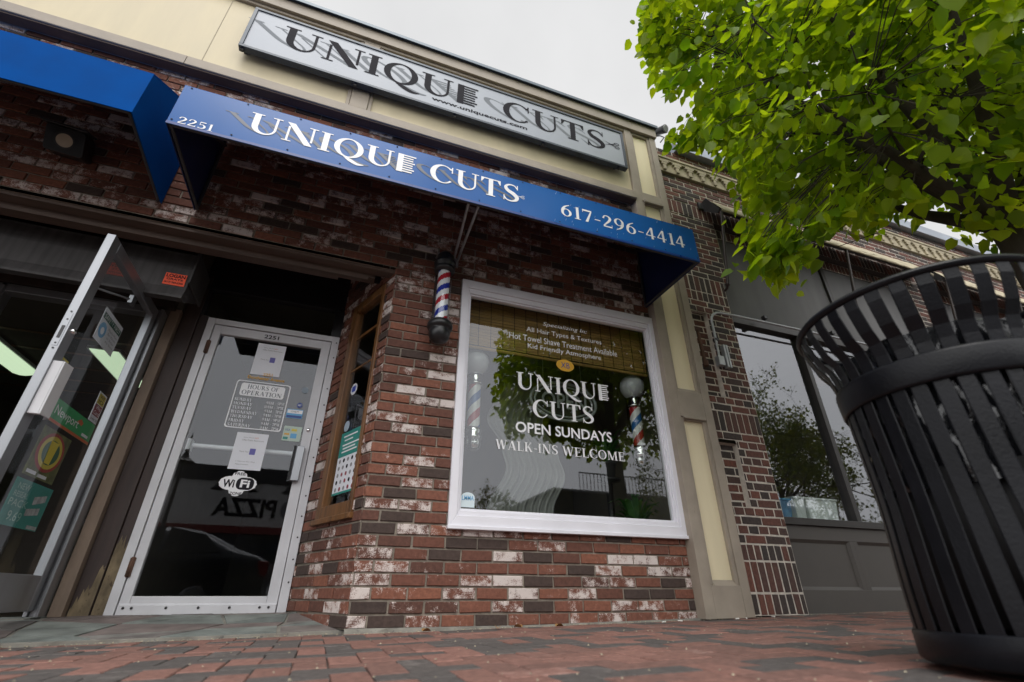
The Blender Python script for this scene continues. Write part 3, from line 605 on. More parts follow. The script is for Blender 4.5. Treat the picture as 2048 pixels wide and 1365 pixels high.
days = [('SUNDAY', '9AM - 5PM'), ('MONDAY', '10AM - 7PM'), ('TUESDAY', '9AM - 7PM'), ('WEDNESDAY', '9AM - 7PM'), ('THURSDAY', '9AM - 9PM'), ('FRIDAY', '9AM - 7PM'), ('SATURDAY', '8AM - 7PM')]
for k, (d, h) in enumerate(days):
    z = 1.522 - k * .0345; L = sum(GL[c][1] + .05 for c in d) * .0225; sf(m, d, FG, -1.032, -1.032 + L, z, z + .024, .001)
    L = sum(GL[c][1] + .05 for c in h) * .0195; sf(m, h, FG, -.672 - L, -.672, z - .004, z + .018, .001)
m.build('hours_lettering', VINW, door)
m = MB(); sf(m, 'HOURS OF', FG, -.965, -.735, 1.628, 1.664, .0022); sf(m, 'OPERATION', FG, -.998, -.705, 1.578, 1.614, .0022); m.build('heading_lettering', VING, door)
m = MB(); bf(m, 'Dorchester Avenue', FG, -.985, -.712, 1.716, 1.744, bold=.02, n=.001); bf(m, '2251', FG, -.88, -.81, 1.752, 1.776, bold=.02, n=.004); m.build('address_lettering', GOLD, door)
# transom and header over the door
m = MB(); m.box(-1.50, -.30, DY, DY + .05, 2.50, 2.93); m.box(-1.5, -.41, DY - .02, DY + .05, 2.47, 2.50); m.box(-.432, -.352, DY - .02, DY + .05, 2.196, 2.47); m.box(-1.5, -1.43, DY - .01, DY + .05, 2.22, 2.47); m.build('transom_frame', BLACKP, A, .002)
m = MB(); m.face([(-1.44, DY + .02, 2.19), (-.42, DY + .02, 2.19), (-.42, DY + .02, 2.48), (-1.44, DY + .02, 2.48)]); m.build('transom_pane', GLASS_D, A)
# brown boards between the two doors
BR2 = pm('brown_boards', (.036, .022, .019), .6, var=.35, scale=5, bump=.35, bscale=25, stretch=(3, 3, .4))
m = MB(); m.box(-1.455, -1.386, DY - .005, DY + .06, .06, 2.22); m.box(-1.572, -1.457, DY - .02, DY + .06, .055, 2.35); m.box(-1.5, -1.457, DY - .014, DY + .05, 2.2, 2.6)
m.build('jamb_board', BR2, A, .004)
WORN = pm('worn_ply', (.15, .115, .07), .9, var=.5, scale=16, bump=.8, bscale=40, stretch=(1, 1, .5), col2=(.06, .042, .026), thr=.6)
m = MB()   # bare, water-damaged feet of the boards, ragged top edge
for (a, b, y, h) in ((-1.565, -1.46, DY - .0215, .34), (-1.452, -1.389, DY - .0065, .48)):
    top = [(a + (b - a) * k / 12, h - .26 * (1 - k / 12) * (a < -1.5) + rb.uniform(-.05, .05)) for k in range(13)]
    m.prism(FRONT(y), [(a, .058), (b, .058)] + top[::-1], -.001, .0015)
m.build('worn_patch', WORN, A)
m = MB(); m.box(-1.645, -1.575, DY - .07, DY + .05, .055, 2.2); m.build('tan_jamb', pm('tan_jamb_paint', (.19, .14, .105), .7, var=.25, scale=6, stretch=(2, 2, .5), bump=.2, col2=(.22, .18, .12), thr=.7), A, .003)
# ---- neighbouring shop: aluminium door standing open, head, side light
SY = .69
m = MB()
for a, b, y0 in ((-1.725, -1.705, SY - .03), (-1.703, -1.672, SY - .012), (-1.670, -1.652, SY - .035)): m.box(a, b, y0, SY + .07, .06, 2.13)
m.box(-2.66, -1.727, SY - .02, SY + .07, 2.09, 2.15); m.box(-2.70, -2.625, SY - .02, SY + .07, .03, 2.15); m.box(-2.655, -2.63, SY - .035, SY - .02, .03, 2.13)
m.build('shop_door_frame', ALU, A, .003)
SD = frame((-1.68, SY - .975, 0), (0, 1, 0)); DL = .94
m = MB(); q = .045
m.fbox(SD, 0, .085, .09, 2.105, -q, 0); m.fbox(SD, DL - .07, DL, .09, 2.105, -q, 0); m.fbox(SD, .0855, DL - .0705, 2.03, 2.105, -q, 0); m.fbox(SD, .0855, DL - .0705, .09, .27, -q, 0)
sdo = m.build('shop_door', ALU, A, .003)
m = MB(); m.face([SD(.08, .26, -.02), SD(DL - .06, .26, -.02), SD(DL - .06, 2.04, -.02), SD(.08, 2.04, -.02)]); m.build('shop_door_pane', GLASS_C, sdo)
m = MB(); m.fbox(SD, .012, .035, .97, 1.26, 0, .045); m.prism(lambda a, b, n=0: SD(a, n, b), [(.012, .045), (.012, .053), (.09, .062), (.125, .03), (.125, .02), (.088, .052)], .97, 1.26); m.build('pull_handle', ALUW, sdo, .002)
m = MB(); e_ = lambda a, b, n=0: SD(-n, b, -a); m.fbox(e_, .010, .035, 1.34, 1.54, 0, .002); m.build('lock_plate', ALU, sdo)
m = MB(); m.fbox(e_, .016, .030, 1.385, 1.46, .0022, .004); m.build('latch_bolt', DARKMET, sdo)
for z in (1.325, 1.355, 1.50, 1.55):
    m = MB(); m.lathe([(0, -.004), (.005, -.003)], SD(-.0, z, -.022), 8, axis='y'); m.build('edge_screw', DARKMET, sdo)
m = MB(); m.lathe([(0, .018), (.012, .018), (.016, .008), (.017, 0)], SD(.045, 1.45, 0), 14, axis='x'); m.build('lock_cylinder', CHROME, sdo)
m = MB(); m.tube([SD(.62, 2.0, -.05), SD(.45, 1.965, -.22)], .008, 8); m.fbox(SD, .60, .66, 1.97, 2.03, -.07, -.045); m.build('door_closer', ALU, sdo)
# roll-down grate housing
m = MB(); hp = [(.34, 2.475), (.335, 2.36), (.33, 2.33), (.32, 2.15), (.30, 2.08), (.30, 2.06), (.36, 2.06), (.62, 2.2), (.62, 2.475)]
m.prism(lambda a, b, n=0: Vector((n, a, b)), hp, -5.1, -1.445); m.box(-1.444, -1.43, .30, .66, 2.2, 2.475)
gh = m.build('grate_housing', pm('housing_metal', (.05, .046, .046), .6, .2, var=.3, scale=6, bump=.2, stretch=(5, 1, .5)), A, .003)
FH = FRONT(.318); m = MB(); m.flat(FH, [(-1.60, 2.165), (-1.462, 2.165), (-1.466, 2.265), (-1.60, 2.265)], .003); m.build('sticker_panel', ORANGE, gh)
m = MB(); bf(m, 'LOGAN', FH, -1.592, -1.472, 2.228, 2.258, n=.005, bold=.03); bf(m, 'GRATE', FH, -1.585, -1.48, 2.206, 2.222, n=.005, bold=.02); bf(m, '(617) 569-5200', FH, -1.592, -1.472, 2.174, 2.194, n=.005, bold=.02); m.build('sticker_lettering', INKD, gh)
m = MB(); m.flat(FH, [(-1.95, 2.165), (-1.80, 2.165), (-1.80, 2.265), (-1.95, 2.265)], .003); m.build('faded_sticker', pm('faded_red', (.06, .02, .018), .7), gh)
m = MB(); m.box(-5.1, -1.60, .66, .72, 2.16, 2.93); m.build('shop_header', BROWN, A)
m = MB(); m.box(-5.1, -2.70, SY, SY + .05, .0, .55); m.build('shop_bulkhead', BROWN, A)
m = MB(); m.face([(-5.1, SY + .03, .55), (-2.70, SY + .03, .55), (-2.70, SY + .03, 2.15), (-5.1, SY + .03, 2.15)]); m.build('shop_front_pane', GLASS_D, A)
m = MB()
for k in range(5): m.box(-5.0, -2.2, 3.0 + k * .5, 3.05 + k * .5, 2.797 - .004, 2.797 - .001)
m.build('ceiling_slat', WOOD, A)
m = MB()
for k in range(4): m.box(-2.2, -1.75, 2.2, 4.8, .3 + k * .42, .33 + k * .42)
m.box(-1.76, -1.73, 2.2, 4.8, 0, 1.9)
shp = m.build('shop_shelf', BROWN, A)
# fluorescent fixtures of the left shop (lit in the photo)
TUBE = emat('fluorescent', (.62, .80, .54), .75)
for k, (x, y) in enumerate(((-4.25, 3.75), (-3.05, 3.75))):
    L = thing('ceiling_light', ('lit fluorescent ceiling fixture seen past the edge of the open shop door', 'lit fluorescent ceiling fixture seen through the glass of the open shop door')[k], 'ceiling light', (x, y, 2.72), 'fluorescent fixtures in the left shop')
    m = MB(); m.box(x - .17, x + .17, y - .56, y + .56, 2.76, 2.795); m.build('fixture_pan', WHITE, L)
    m = MB(); m.prism(lambda a, b, n=0: Vector((x + a, n, b)), [(-.15, 2.759), (-.11, 2.72), (-.03, 2.70), (.03, 2.70), (.11, 2.72), (.15, 2.759)], y - .54, y + .54); m.build('diffuser', TUBE, L)
# ================================================================= SIGN CABINET
sg = thing('sign_cabinet', 'long pale sign box with dark frame mounted high on the cream fascia', 'sign', (.345, -.06, 4.53))
SX0, SX1, SZ0, SZ1, SYF = -1.55, 2.245, 4.245, 4.83, -.17
KS = 3.0307 / 2.9507
SG = lambda y: (lambda u, v, n=0.0: Vector((-.178 + (u + .178) * KS, y - n, .1686 + (v - .1686) * KS)))
m = MB(); e = .028; FS0 = SG(0)
m.fbox(FS0, SX0 + e, SX1 - e, SZ0 + e, SZ1 - e, .115, -SYF - .012)
m.fbox(FS0, SX0, SX1, SZ0, SZ0 + e - .0004, .11, -SYF); m.fbox(FS0, SX0, SX1, SZ1 - e + .0004, SZ1, .11, -SYF); m.fbox(FS0, SX0, SX0 + e - .0004, SZ0 + e, SZ1 - e, .11, -SYF); m.fbox(FS0, SX1 - e + .0004, SX1, SZ0 + e, SZ1 - e, .11, -SYF)
m.build('cabinet', pm('sign_frame', (.035, .045, .06), .4, .3, var=.2), sg, .002)
FS = SG(SYF + .0115); m = MB(); m.flat(FS, [(SX0 + e, SZ0 + e), (SX1 - e, SZ0 + e), (SX1 - e, SZ1 - e), (SX0 + e, SZ1 - e)], .0005); m.build('face_panel', SIGNW, sg)
W2 = (('UNIQUe', FS, -1.275, .555, 4.432, 4.722), ('CUTS', FS, .800, 2.005, 4.432, 4.712))
words([(a + (.0015,), dict(sx=-1.05, vs=.80)) for a in W2], INKG, sg, 'shadow_word'); words([(a + (.003,),) for a in W2], INKD, sg)
m = MB(); bf(m, 'www.uniquecuts.com', FS, .085, 1.07, 4.335, 4.392, bold=.025, n=.0035); m.build('address_lettering', INKD, sg)
def scissors(m, fr, u, v, s, n):
    for a, sgn in ((-18, 1), (22, -1)):
        q = lambda x, y: (u + s * (x * math.cos(math.radians(a)) - y * math.sin(math.radians(a))), v + s * (x * math.sin(math.radians(a)) + y * math.cos(math.radians(a))))
        m.flat(fr, [q(-.9, 0), q(.35, .05), q(.35, -.05)], n + sgn * .0002)
        c = q(.62, 0); ring(m, fr, [el(*c, .26 * s, .15 * s, t) for t in range(0, 360, 24)], [el(*c, .19 * s, .09 * s, t) for t in range(0, 360, 24)], n)
m = MB(); scissors(m, FS, 2.07, 4.56, .13, .004); m.build('scissors_emblem', INKD, sg)
for x in (-1.52, -.6, .32, 1.25, 2.14):
    m = MB(); m.fbox(FS0, x - .012, x + .012, SZ0 - .022, SZ0 - .0005, .125, .15); m.build('foot_bracket', DARKMET, sg); m = MB(); m.fbox(FS0, x - .012, x + .012, SZ0 + .06, SZ0 + .10, .05, .1095); m.build('bracket', DARKMET, sg)
# ================================================================= AWNINGS
def awning(name, label, x0, x1, yf, zb, zt, wallz, wb, mats, lean=0):
    a = thing(name, label, 'awning', ((x0 + x1) / 2, -.01, zb), 'blue awnings over the shops')
    t = .006; m = MB(); m.box(x0, x1, yf, yf + t, zb, zt); m.build('valance', mats[0], a, .002)
    m = MB(); k = [(x0, yf, zt), (x1, yf, zt), (x1, -.02, wallz), (x0, -.02, wallz)]; d = Vector((0, .006, -.006)); P = [Vector(p) for p in k]
    m.add(P + [p + d for p in P], [(0, 1, 2, 3), (7, 6, 5, 4)] + [(4 + i, 4 + (i + 1) % 4, (i + 1) % 4, i) for i in range(4)]); m.build('top_panel', mats[1], a)
    for x, w in ((x0, 1), (x1 - t, -1)):
        m = MB(); m.prism(lambda u, v, n=0: Vector((n, u, v)), [(yf + .0065, zb), (-.02, wb), (-.02, wallz - .008), (yf + .0065, zt - .008)], x + w * .0005, x + w * .0005 + t); m.build('side_panel', mats[2], a)
    m = MB(); r = .011
    for x in (x0 + .02, x1 - .02):
        m.tube([(x, yf + .02, zb + .012), (x, -.035, wb + .012)], r, 8); m.tube([(x, -.035, wb), (x, -.035, wallz - .03)], r, 8); m.tube([(x, yf + .02, zb), (x, yf + .02, zt - .02)], r, 8)
        s = 1 if x < (x0 + x1) / 2 else -1
        m.tube([(x + s * .012, yf + .03, zb + .12), (x + s * .012, -.035, wallz - .25)], r, 8)
    m.tube([(x0 + .02, yf + .02, zb + .012), (x1 - .02, yf + .02, zb + .012)], r, 8); m.tube([(x0 + .02, yf + .02, zt - .025), (x1 - .02, yf + .02, zt - .025)], r, 8)
    m.tube([(x0 + .02, -.035, wallz - .03), (x1 - .02, -.035, wallz - .03)], r, 8)
    m.build('awning_frame', pm('frame_tube', (.06, .06, .065), .5, .3, var=.2), a)
    return a
aw = awning('shop_awning', 'long blue box awning panel lettered in white with shop name and telephone number', -1.461, 2.375, -.79, 2.612, 2.965, 3.55, 2.62, (BLUEP, BLUED, NAVY))
FA = FRONT(-.79); m = MB()
m.box(-1.462, 2.376, -.7915, -.7905, 2.612, 2.632); m.build('hem_strip', pm('deep_blue_edge', (.012, .045, .21), .3), aw)
W2 = (('UNIQUe', FA, -1.065, -.008, 2.722, 2.893), ('CUTS', FA, .085, .765, 2.722, 2.893))
words([(a + (.002,), dict(sx=-.85, vs=.72)) for a in W2], VING, aw, 'shadow_word'); words([(a + (.003,),) for a in W2], VINW, aw)
m = MB(); sf(m, '617-296-4414', FA, 1.10, 2.255, 2.722, 2.845, .003, gap=.07); m.build('telephone_lettering', VINW, aw)
m = MB(); sf(m, '2251', FA, -1.41, -1.225, 2.632, 2.688, .003); m.build('house_number', VINW, aw)
m = MB(); scissors(m, FA, .765, 2.79, .045, .0035); m.build('scissors_emblem', VINW, aw)
m = MB()
for k in range(13):
    for z in (2.648, 2.95):
        m = MB(); disc(m, FA, -1.44 + k * .316 + (.02 if z > 2.8 else 0), z, .006, .003, seg=8); m.build('panel_screw', INKD, aw)
m = MB()
for x, xx in ((.386, .455), (.461, .485)): m.tube([(x, -.775, 2.63), (x + (xx - x) * .5, -.4, 2.645), (xx, -.012, 2.665)], .011, 6)
m.box(.44, .50, -.014, -.002, 2.62, 2.71); m.build('stay_bar', GALV, aw)
m = MB()  # scuffs on the right of the panel
m2 = pm('blue_scuff', (.20, .29, .50), .4); 
for k in range(26): 
    x = rb.uniform(1.0, 2.3); z = rb.uniform(2.64, 2.95); a = rb.uniform(.01, .035); m.flat(FA, [(x, z), (x + .003, z - .001), (x + a * .5, z + a), (x + a * .5 - .003, z + a)], .0012)
m.build('scuff', m2, aw)
awning('shop_awning', 'plain blue fabric awning with sloping top above the open aluminium door', -5.1, -1.66, -.742, 2.672, 3.04, 3.55, 2.615, (BLUED, BLUED, BLUED))
# flood light under the left awning
fl = thing('flood_light', 'black wall flood light with round lens under the plain blue awning', 'flood light', (-2.25, -.02, 2.9))
m = MB(); fq = frame((-2.25, -.13, 2.86), (1, .12, 0), (0, -.55, 1))
m.prism(fq, rrect(-.105, .105, -.085, .085, .02), -.09, .06); m.fbox(fq, -.125, .125, .086, .10, -.05, .10); fb = m.build('lamp_housing', IRON, fl, .004)
m = MB(); disc(m, fq, 0, 0, .045, .062); m.build('lens', pm('lamp_lens', (.42, .36, .27), .2, var=.2), fl)
m = MB(); ring(m, fq, [el(0, 0, .058, .058, t) for t in range(0, 360, 15)], [el(0, 0, .0455, .0455, t) for t in range(0, 360, 15)], .063); m.build('bezel', DARKMET, fl)
m = MB(); m.box(-2.33, -2.21, -.05, -.004, 2.86, 2.98); m.tube([(-2.27, -.05, 2.92), (-2.27, -.10, 2.92)], .02); m.build('mount', IRON, fl)
# ================================================================= BARBER POLES
def stripes(m, c, r, z0, z1, pitch=.21, seg=40, a_off=0.0, light=False):
    rows = int((z1 - z0) / .0075); 
    for j in range(rows):
        za, zb = z0 + (z1 - z0) * j / rows, z0 + (z1 - z0) * (j + 1) / rows
        for i in range(seg):
            a, b = 2 * math.pi * i / seg, 2 * math.pi * (i + 1) / seg
            ph = ((za + zb) / 2 / pitch - (a + b) / 4 / math.pi + a_off) % 1
            mi = 1 if ph < .245 else (0 if ph < .5 else (2 if ph < .745 else 0))
            m.face([(c[0] + r * math.cos(t), c[1] + r * math.sin(t), z) for t, z in ((a, za), (b, za), (b, zb), (a, zb))], mi, smooth=True)
bc = (.367, -.135)
bpole = thing('barber_pole', 'black capped barber pole on the outside brick wall beside the display window', 'barber pole', (bc[0], bc[1], 1.81))
m = MB(); c3 = (bc[0], bc[1], 0)
m.lathe([(.002, 1.808), (.03, 1.811), (.056, 1.825), (.073, 1.85), (.080, 1.88), (.079, 1.905), (.073, 1.92), (.09, 1.925), (.097, 1.943), (.095, 1.963), (.08, 1.985), (.062, 1.99), (.002, 1.99)], c3, 32); m.build('lower_cap', IRON, bpole)
m = MB(); m.lathe([(.002, 2.445), (.058, 2.445), (.064, 2.45), (.080, 2.455), (.084, 2.475), (.074, 2.485), (.072, 2.50), (.086, 2.51), (.088, 2.54), (.078, 2.555), (.07, 2.60), (.045, 2.635), (.002, 2.645)], c3, 32); m.build('upper_cap', IRON, bpole)
m = MB(); stripes(m, c3, .049, 1.988, 2.446, .205, a_off=.22); m.build('striped_cylinder', [WHG, RED, BLUE], bpole)
m = MB(); m.lathe([(.063, 1.985), (.063, 2.45)], c3, 32); m.build('glass_tube', GLASS_C, bpole)
m = MB(); m.box(bc[0] - .03, bc[0] + .03, bc[1] + .05, -.004, 2.50, 2.54); m.box(bc[0] - .03, bc[0] + .03, bc[1] + .05, -.004, 1.93, 1.96); m.box(bc[0] - .05, bc[0] + .05, -.014, -.003, 1.88, 2.6); m.build('wall_bracket', IRON, bpole)
m = MB(); m.tube([(bc[0] - .03, -.13, 2.61), (bc[0] - .045, -.09, 2.66), (bc[0] - .05, -.005, 2.68)], .014, 10); m.build('conduit_stub', GALV, bpole)
GLOBE = pm('opal_globe', (.52, .53, .58), .18, var=.03)
def inpole(x, y, label):
    p = thing('barber_pole', label, 'barber pole', (x, y, 1.15), 'chrome barber poles inside the window'); c = (x, y, 0)
    m = MB(); m.lathe([(.002, 1.80), (.05, 1.80), (.085, 1.83), (.108, 1.87), (.115, 1.91), (.108, 1.955), (.085, 1.99), (.045, 2.015), (.002, 2.02)], c, 32); m.build('globe', GLOBE, p)
    m = MB(); m.lathe([(.002, 1.70), (.066, 1.70), (.068, 1.715), (.058, 1.73), (.064, 1.75), (.05, 1.775), (.058, 1.795), (.05, 1.8)], c, 32); m.build('collar', CHROME, p)
    m = MB(); stripes(m, c, .051, 1.335, 1.70, .30, a_off=.1); m.build('striped_cylinder', [WHG, RED, BLUEL], p)
    m = MB(); m.lathe([(.002, 1.15), (.03, 1.152), (.055, 1.175), (.066, 1.21), (.06, 1.235), (.072, 1.25), (.072, 1.265), (.06, 1.28), (.068, 1.305), (.066, 1.32), (.058, 1.337), (.002, 1.337)], c, 32); m.build('base', CHROME, p)
    m = MB(); m.box(x - .02, x + .02, y + .04, y + .10, 1.2, 1.85); m.build('mounting_bar', CHROME, p)
    return p
inpole(2.315, .30, 'chrome barber pole with white globe inside the window beside the green plants'); inpole(.775, .30, 'chrome barber pole with white globe inside the window close to the black capped pole')
# ================================================================= WINDOW DISPLAY
bl = thing('bamboo_blind', 'rolled down bamboo blind across the top of the display window', 'blind', (1.48, .16, 2.4))
BAM = pm('bamboo', (.34, .20, .06), .6, var=.4, scale=10, stretch=(.3, 4, 12)); m = MB()
for k in range(30): z = 2.44 - k * .0145; m.box(.56, 2.40, .155 + (k % 2) * .002, .162 + (k % 2) * .002, z - .0125, z)
m.build('slats', BAM, bl)
m = MB()
for k in range(17): m.box(.64 + k * .108, .643 + k * .108, .150, .1545, 1.995, 2.44)
m.build('cord', pm('cord_dark', (.06, .035, .012), .8), bl)
m = MB(); m.tube([(.56, .165, 1.985), (2.4, .165, 1.985)], .014, 8); m.build('bottom_rail', BAM, bl)
ns = thing('open_sign', 'unlit oval OPEN sign hanging behind the shop name lettering', 'sign', (1.70, .52, 1.76))
FO = FRONT(.52); m = MB(); NEON = pm('unlit_tube', (.33, .36, .36), .25, var=.05)
for (rx, ry, r) in ((.335, .185, .016), (.295, .15, .010)): m.tube([FO(1.70 + rx * math.cos(t * math.pi / 20), 1.762 + ry * math.sin(t * math.pi / 20), 0) for t in range(41)], r, 8, cap=False)
m.build('outline_tube', NEON, ns)
m = MB(); bf(m, 'OPEN', FO, 1.47, 1.93, 1.685, 1.84, n=.012, bold=.015); m.build('word', NEON, ns)
m = MB(); m.flat(FRONT(.535), [(1.7 + .31 * math.cos(t * math.pi / 20), 1.762 + .165 * math.sin(t * math.pi / 20)) for t in range(40)], 0); m.build('backing', BLACKP, ns)
m = MB(); m.tube([(1.5, .53, 1.92), (1.5, .53, 2.75)], .003, 6); m.tube([(1.9, .53, 1.92), (1.9, .53, 2.75)], .003, 6); m.build('hanging_chain', GALV, ns)
# pale ribbed S-shaped drape
dr = MB(); zs = [.70 + k * .035 for k in range(38)]
def cr_(pts, z):
    for (a, b), (c, d) in zip(pts, pts[1:]):
        if a <= z <= c:
            t = (z - a) / (c - a); t = t * t * (3 - 2 * t); return b + (d - b) * t
    return pts[-1][1]
xl = [(.6, 1.06), (.79, 1.06), (1.18, 1.235), (1.36, 1.19), (1.61, 1.045), (1.97, 1.21), (2.2, 1.3)]; xr = [(.6, 1.66), (.82, 1.68), (1.14, 1.812), (1.33, 1.752), (1.61, 1.60), (1.97, 1.70), (2.2, 1.75)]
N = 40; vs = []
for z in zs:
    for k in range(N + 1):
        t = k / N; vs.append((cr_(xl, z) + (cr_(xr, z) - cr_(xl, z)) * t, .80 + .028 * math.sin(t * 2 * math.pi * 9), z))
fs = [(j * (N + 1) + k, j * (N + 1) + k + 1, (j + 1) * (N + 1) + k + 1, (j + 1) * (N + 1) + k) for j in range(len(zs) - 1) for k in range(N)]
dr.add(vs, fs, 0, smooth=True); o = dr.build('ribbed_drape', pm('ribbed_sheet', (.27, .27, .26), .35, var=.08), None, loc=(1.4, .8, .7)); o.modifiers.new('thickness', 'SOLIDIFY').thickness = .006
tag(o, 'pale ribbed S-shaped drape hanging inside the display window', 'drape')
sl = MB(); sl.box(.56, 2.40, .03, .15, .61, .66); sl.box(.45, 2.45, .1502, .75, .40, .44); sl.box(.45, 2.45, .13, .15, .43, .6095); tag(sl.build('window_ledge', PLASTER, None, loc=(1.4, .4, .6)), 'stepped display ledge inside the barber shop window', 'ledge')
bk = MB(); bk.box(.25, 2.6, 2.2, 2.24, .02, 2.75); tag(bk.build('partition_screen', OLIVE, None, loc=(1.4, 2.2, 0)), 'dark olive screen deep behind the display window', 'partition')
def house_plant(x, y, z, n, L, label, seed):
    r = random.Random(seed); p = thing('house_plant', label, 'plant', (x, y, z), 'plants inside the display window')
    m = MB(); m.lathe([(.002, .0), (.055, .0), (.075, .12), (.082, .125), (.082, .145), (.07, .145), (.066, .11), (.002, .11)], (x, y, z), 20); m.build('pot', pm('dark_pot', (.03, .03, .032), .6, var=.2), p)
    m = MB()
    for k in range(n):
        a = r.uniform(0, 6.283); up = r.uniform(.5, 1.1) * L; out = r.uniform(.25, .6) * L; w = r.uniform(.012, .026); tw = r.uniform(-.4, .4); pts = []
        for i in range(6):
            t = i / 5; pts.append((Vector((x + math.cos(a + tw * t) * out * t, y + math.sin(a + tw * t) * out * t * .5, z + .12 + up * (1.5 * t - .95 * t * t))), w * math.sin(math.pi * min(1, .12 + t * .88)) + .001))
        s = Vector((-math.sin(a), math.cos(a), 0)); c = (r.random(), 0, .1)
        for (p0, w0), (p1, w1) in zip(pts, pts[1:]): m.face([p0 - s * w0, p0 + s * w0, p1 + s * w1, p1 - s * w1], 0, c, True)
    m.build('foliage', LEAF3, p); return p
hp1 = house_plant(2.10, .52, 1.08, 40, .5, 'strappy green plant on a dark stand beside a chrome barber pole in the window', 1)
m = MB(); m.lathe([(.002, .44), (.12, .44), (.12, .46), (.03, .48), (.03, 1.05), (.10, 1.06), (.10, 1.079), (.002, 1.079)], (2.10, .52, 0), 20); m.build('stand', BLACKP, hp1)
house_plant(2.22, .34, .44, 34, .55, 'small leafy plant low on the ledge in the corner of the display window', 5)
pb = MB(); q = frame((1.75, .085, .662), (1, .1, 0), (0, 1, .15)); pb.prism(q, [(-.07, -.03), (.06, -.025), (.065, .04), (-.05, .045)], 0, .018); tag(pb.build('paper_scrap', pm('yellow_card', (.55, .38, .10), .7), None, loc=(1.75, .1, .665)), 'crumpled yellow card lying on the window ledge', 'card')
# ---- stickers and notices on the glass (things that can be peeled off)
def notice(name, label, cat, fr, u0, u1, v0, v1, mat, n=.004, th=.0012, group=None, skew=0):
    c = fr((u0 + u1) / 2, v0, n); t = thing(name, label, cat, c, group); m = MB(); m.prism(fr, [(u0 + skew, v0), (u1 + skew, v0), (u1, v1), (u0, v1)], n, n + th); m.build('sheet', mat, t); return t
def lines(t, fr, L, mat, n, name='print'):
    m = MB()
    for (s, u0, u1, v0, v1) in L: bf(m, s, fr, u0, u1, v0, v1, n=n)
    m.build(name, mat, t)
FG2 = FRONT(DY); GR = 'paper notices taped to the white door'
for k, (u0, u1, v0, v1, lab, ex) in enumerate(((-.976, -.76, 1.756, 2.04, 'white paper notice at the top of the door above the gold lettering', 0), (-.945, -.725, .993, 1.272, 'white paper notice below the opening hours, over the push bar', 1))):
    t = notice('paper_notice', lab, 'notice', FG2, u0, u1, v0, v1, PAPER, group=GR)
    L = [('Sorry, We Do', u0 + .05, u0 + .125, v1 - .042, v1 - .031), ('Offer Public Restrooms', u0 + .045, u0 + .195, v1 - .062, v1 - .050), ('Thank You!', u0 + .045, u0 + .11, v1 - .15, v1 - .138)]
    if ex: L += [('1 Haircut Per Day', u0 + .04, u0 + .17, v1 - .225, v1 - .214), ('Appointment', u0 + .04, u0 + .13, v1 - .246, v1 - .235)]
    lines(t, FG2, L, GREY, .0056)
    m = MB(); bf(m, 'NOT', FG2, u0 + .13, u0 + .155, v1 - .042, v1 - .031, n=.0056); m.build('red_word', ORED, t)
    m = MB(); m.flat(FG2, rrect(u0 + .115, u0 + .155, v1 - .165, v1 - .118, .004), .0056); m.build('blue_square', pm('print_blue', (.13, .12, .38), .6), t)
t = thing('sticker', 'white cloud shaped FREE WIFI ZONE sticker low on the door glass', 'sticker', FG2(-.85, .8, .004)); m = MB()
pts = []
for a in range(0, 360, 6):
    d = math.radians(a); best = 0
    for (cx, cy, rx, ry) in ((-.055, 0, .072, .052), (.055, 0, .072, .052), (0, .045, .052, .048), (0, -.045, .052, .048)):
        for s in range(30):
            r = s * .006; x, y = r * math.cos(d), r * math.sin(d)
            if ((x - cx) / rx) ** 2 + ((y - cy) / ry) ** 2 < 1: best = max(best, r)
    pts.append((-.85 + best * math.cos(d), .893 + best * math.sin(d)))
m.prism(FG2, pts, .003, .0042); m.build('sheet', VINW, t)
m = MB(); bf(m, 'FREE', FG2, -.885, -.815, .952, .972, n=.005, bold=.02); bf(m, 'ZONE', FG2, -.89, -.81, .812, .832, n=.005, bold=.02); bf(m, 'Wi', FG2, -.948, -.872, .862, .918, n=.005, bold=.03)
m.flat(FG2, rrect(-.862, -.744, .850, .936, .036), .0046); m.build('print', INKD, t)
m = MB(); bf(m, 'Fi', FG2, -.834, -.772, .866, .922, n=.0056, bold=.03); m.build('word', VINW, t)
def dsticker(label, u0, u1, v0, v1, mat, L=(), m2=None, rnd=None, extra=()):
    t = thing('sticker', label, 'sticker', FG2((u0 + u1) / 2, v0, .004), 'small stickers on the door glass'); m = MB()
    if rnd: m.prism(FG2, [el((u0 + u1) / 2, (v0 + v1) / 2, (u1 - u0) / 2, (v1 - v0) / 2, a) for a in range(0, 360, 15)], .003, .004)
    else: m.prism(FG2, rrect(u0, u1, v0, v1, .006), .003, .004)
    m.build('sheet', mat, t)
    if L: lines(t, FG2, L, m2, .005)
    for (nm, a, b, c, d, mm) in extra:
        m = MB(); m.flat(FG2, [(a, c), (b, c), (b, d), (a, d)], .0046); m.build(nm, mm, t)
dsticker('faint round seal sticker beside the opening hours', -.568, -.515, 1.645, 1.70, pm('pale_seal', (.22, .27, .32), .5), rnd=1)
dsticker('round blue badge sticker on the door glass', -.578, -.535, 1.515, 1.56, pm('navy_print', (.03, .06, .25), .5), [('ADT', -.57, -.543, 1.53, 1.545)], VINW, rnd=1)
dsticker('blue and white rectangular sticker between the round badge and the card sticker', -.64, -.52, 1.425, 1.50, SKYB, [('LOYALTY', -.61, -.55, 1.472, 1.486)], INKD, extra=[('white_band', -.636, -.524, 1.465, 1.494, VINW), ('dark_band', -.636, -.524, 1.429, 1.448, pm('navy_print', (.03, .06, .25), .5))])
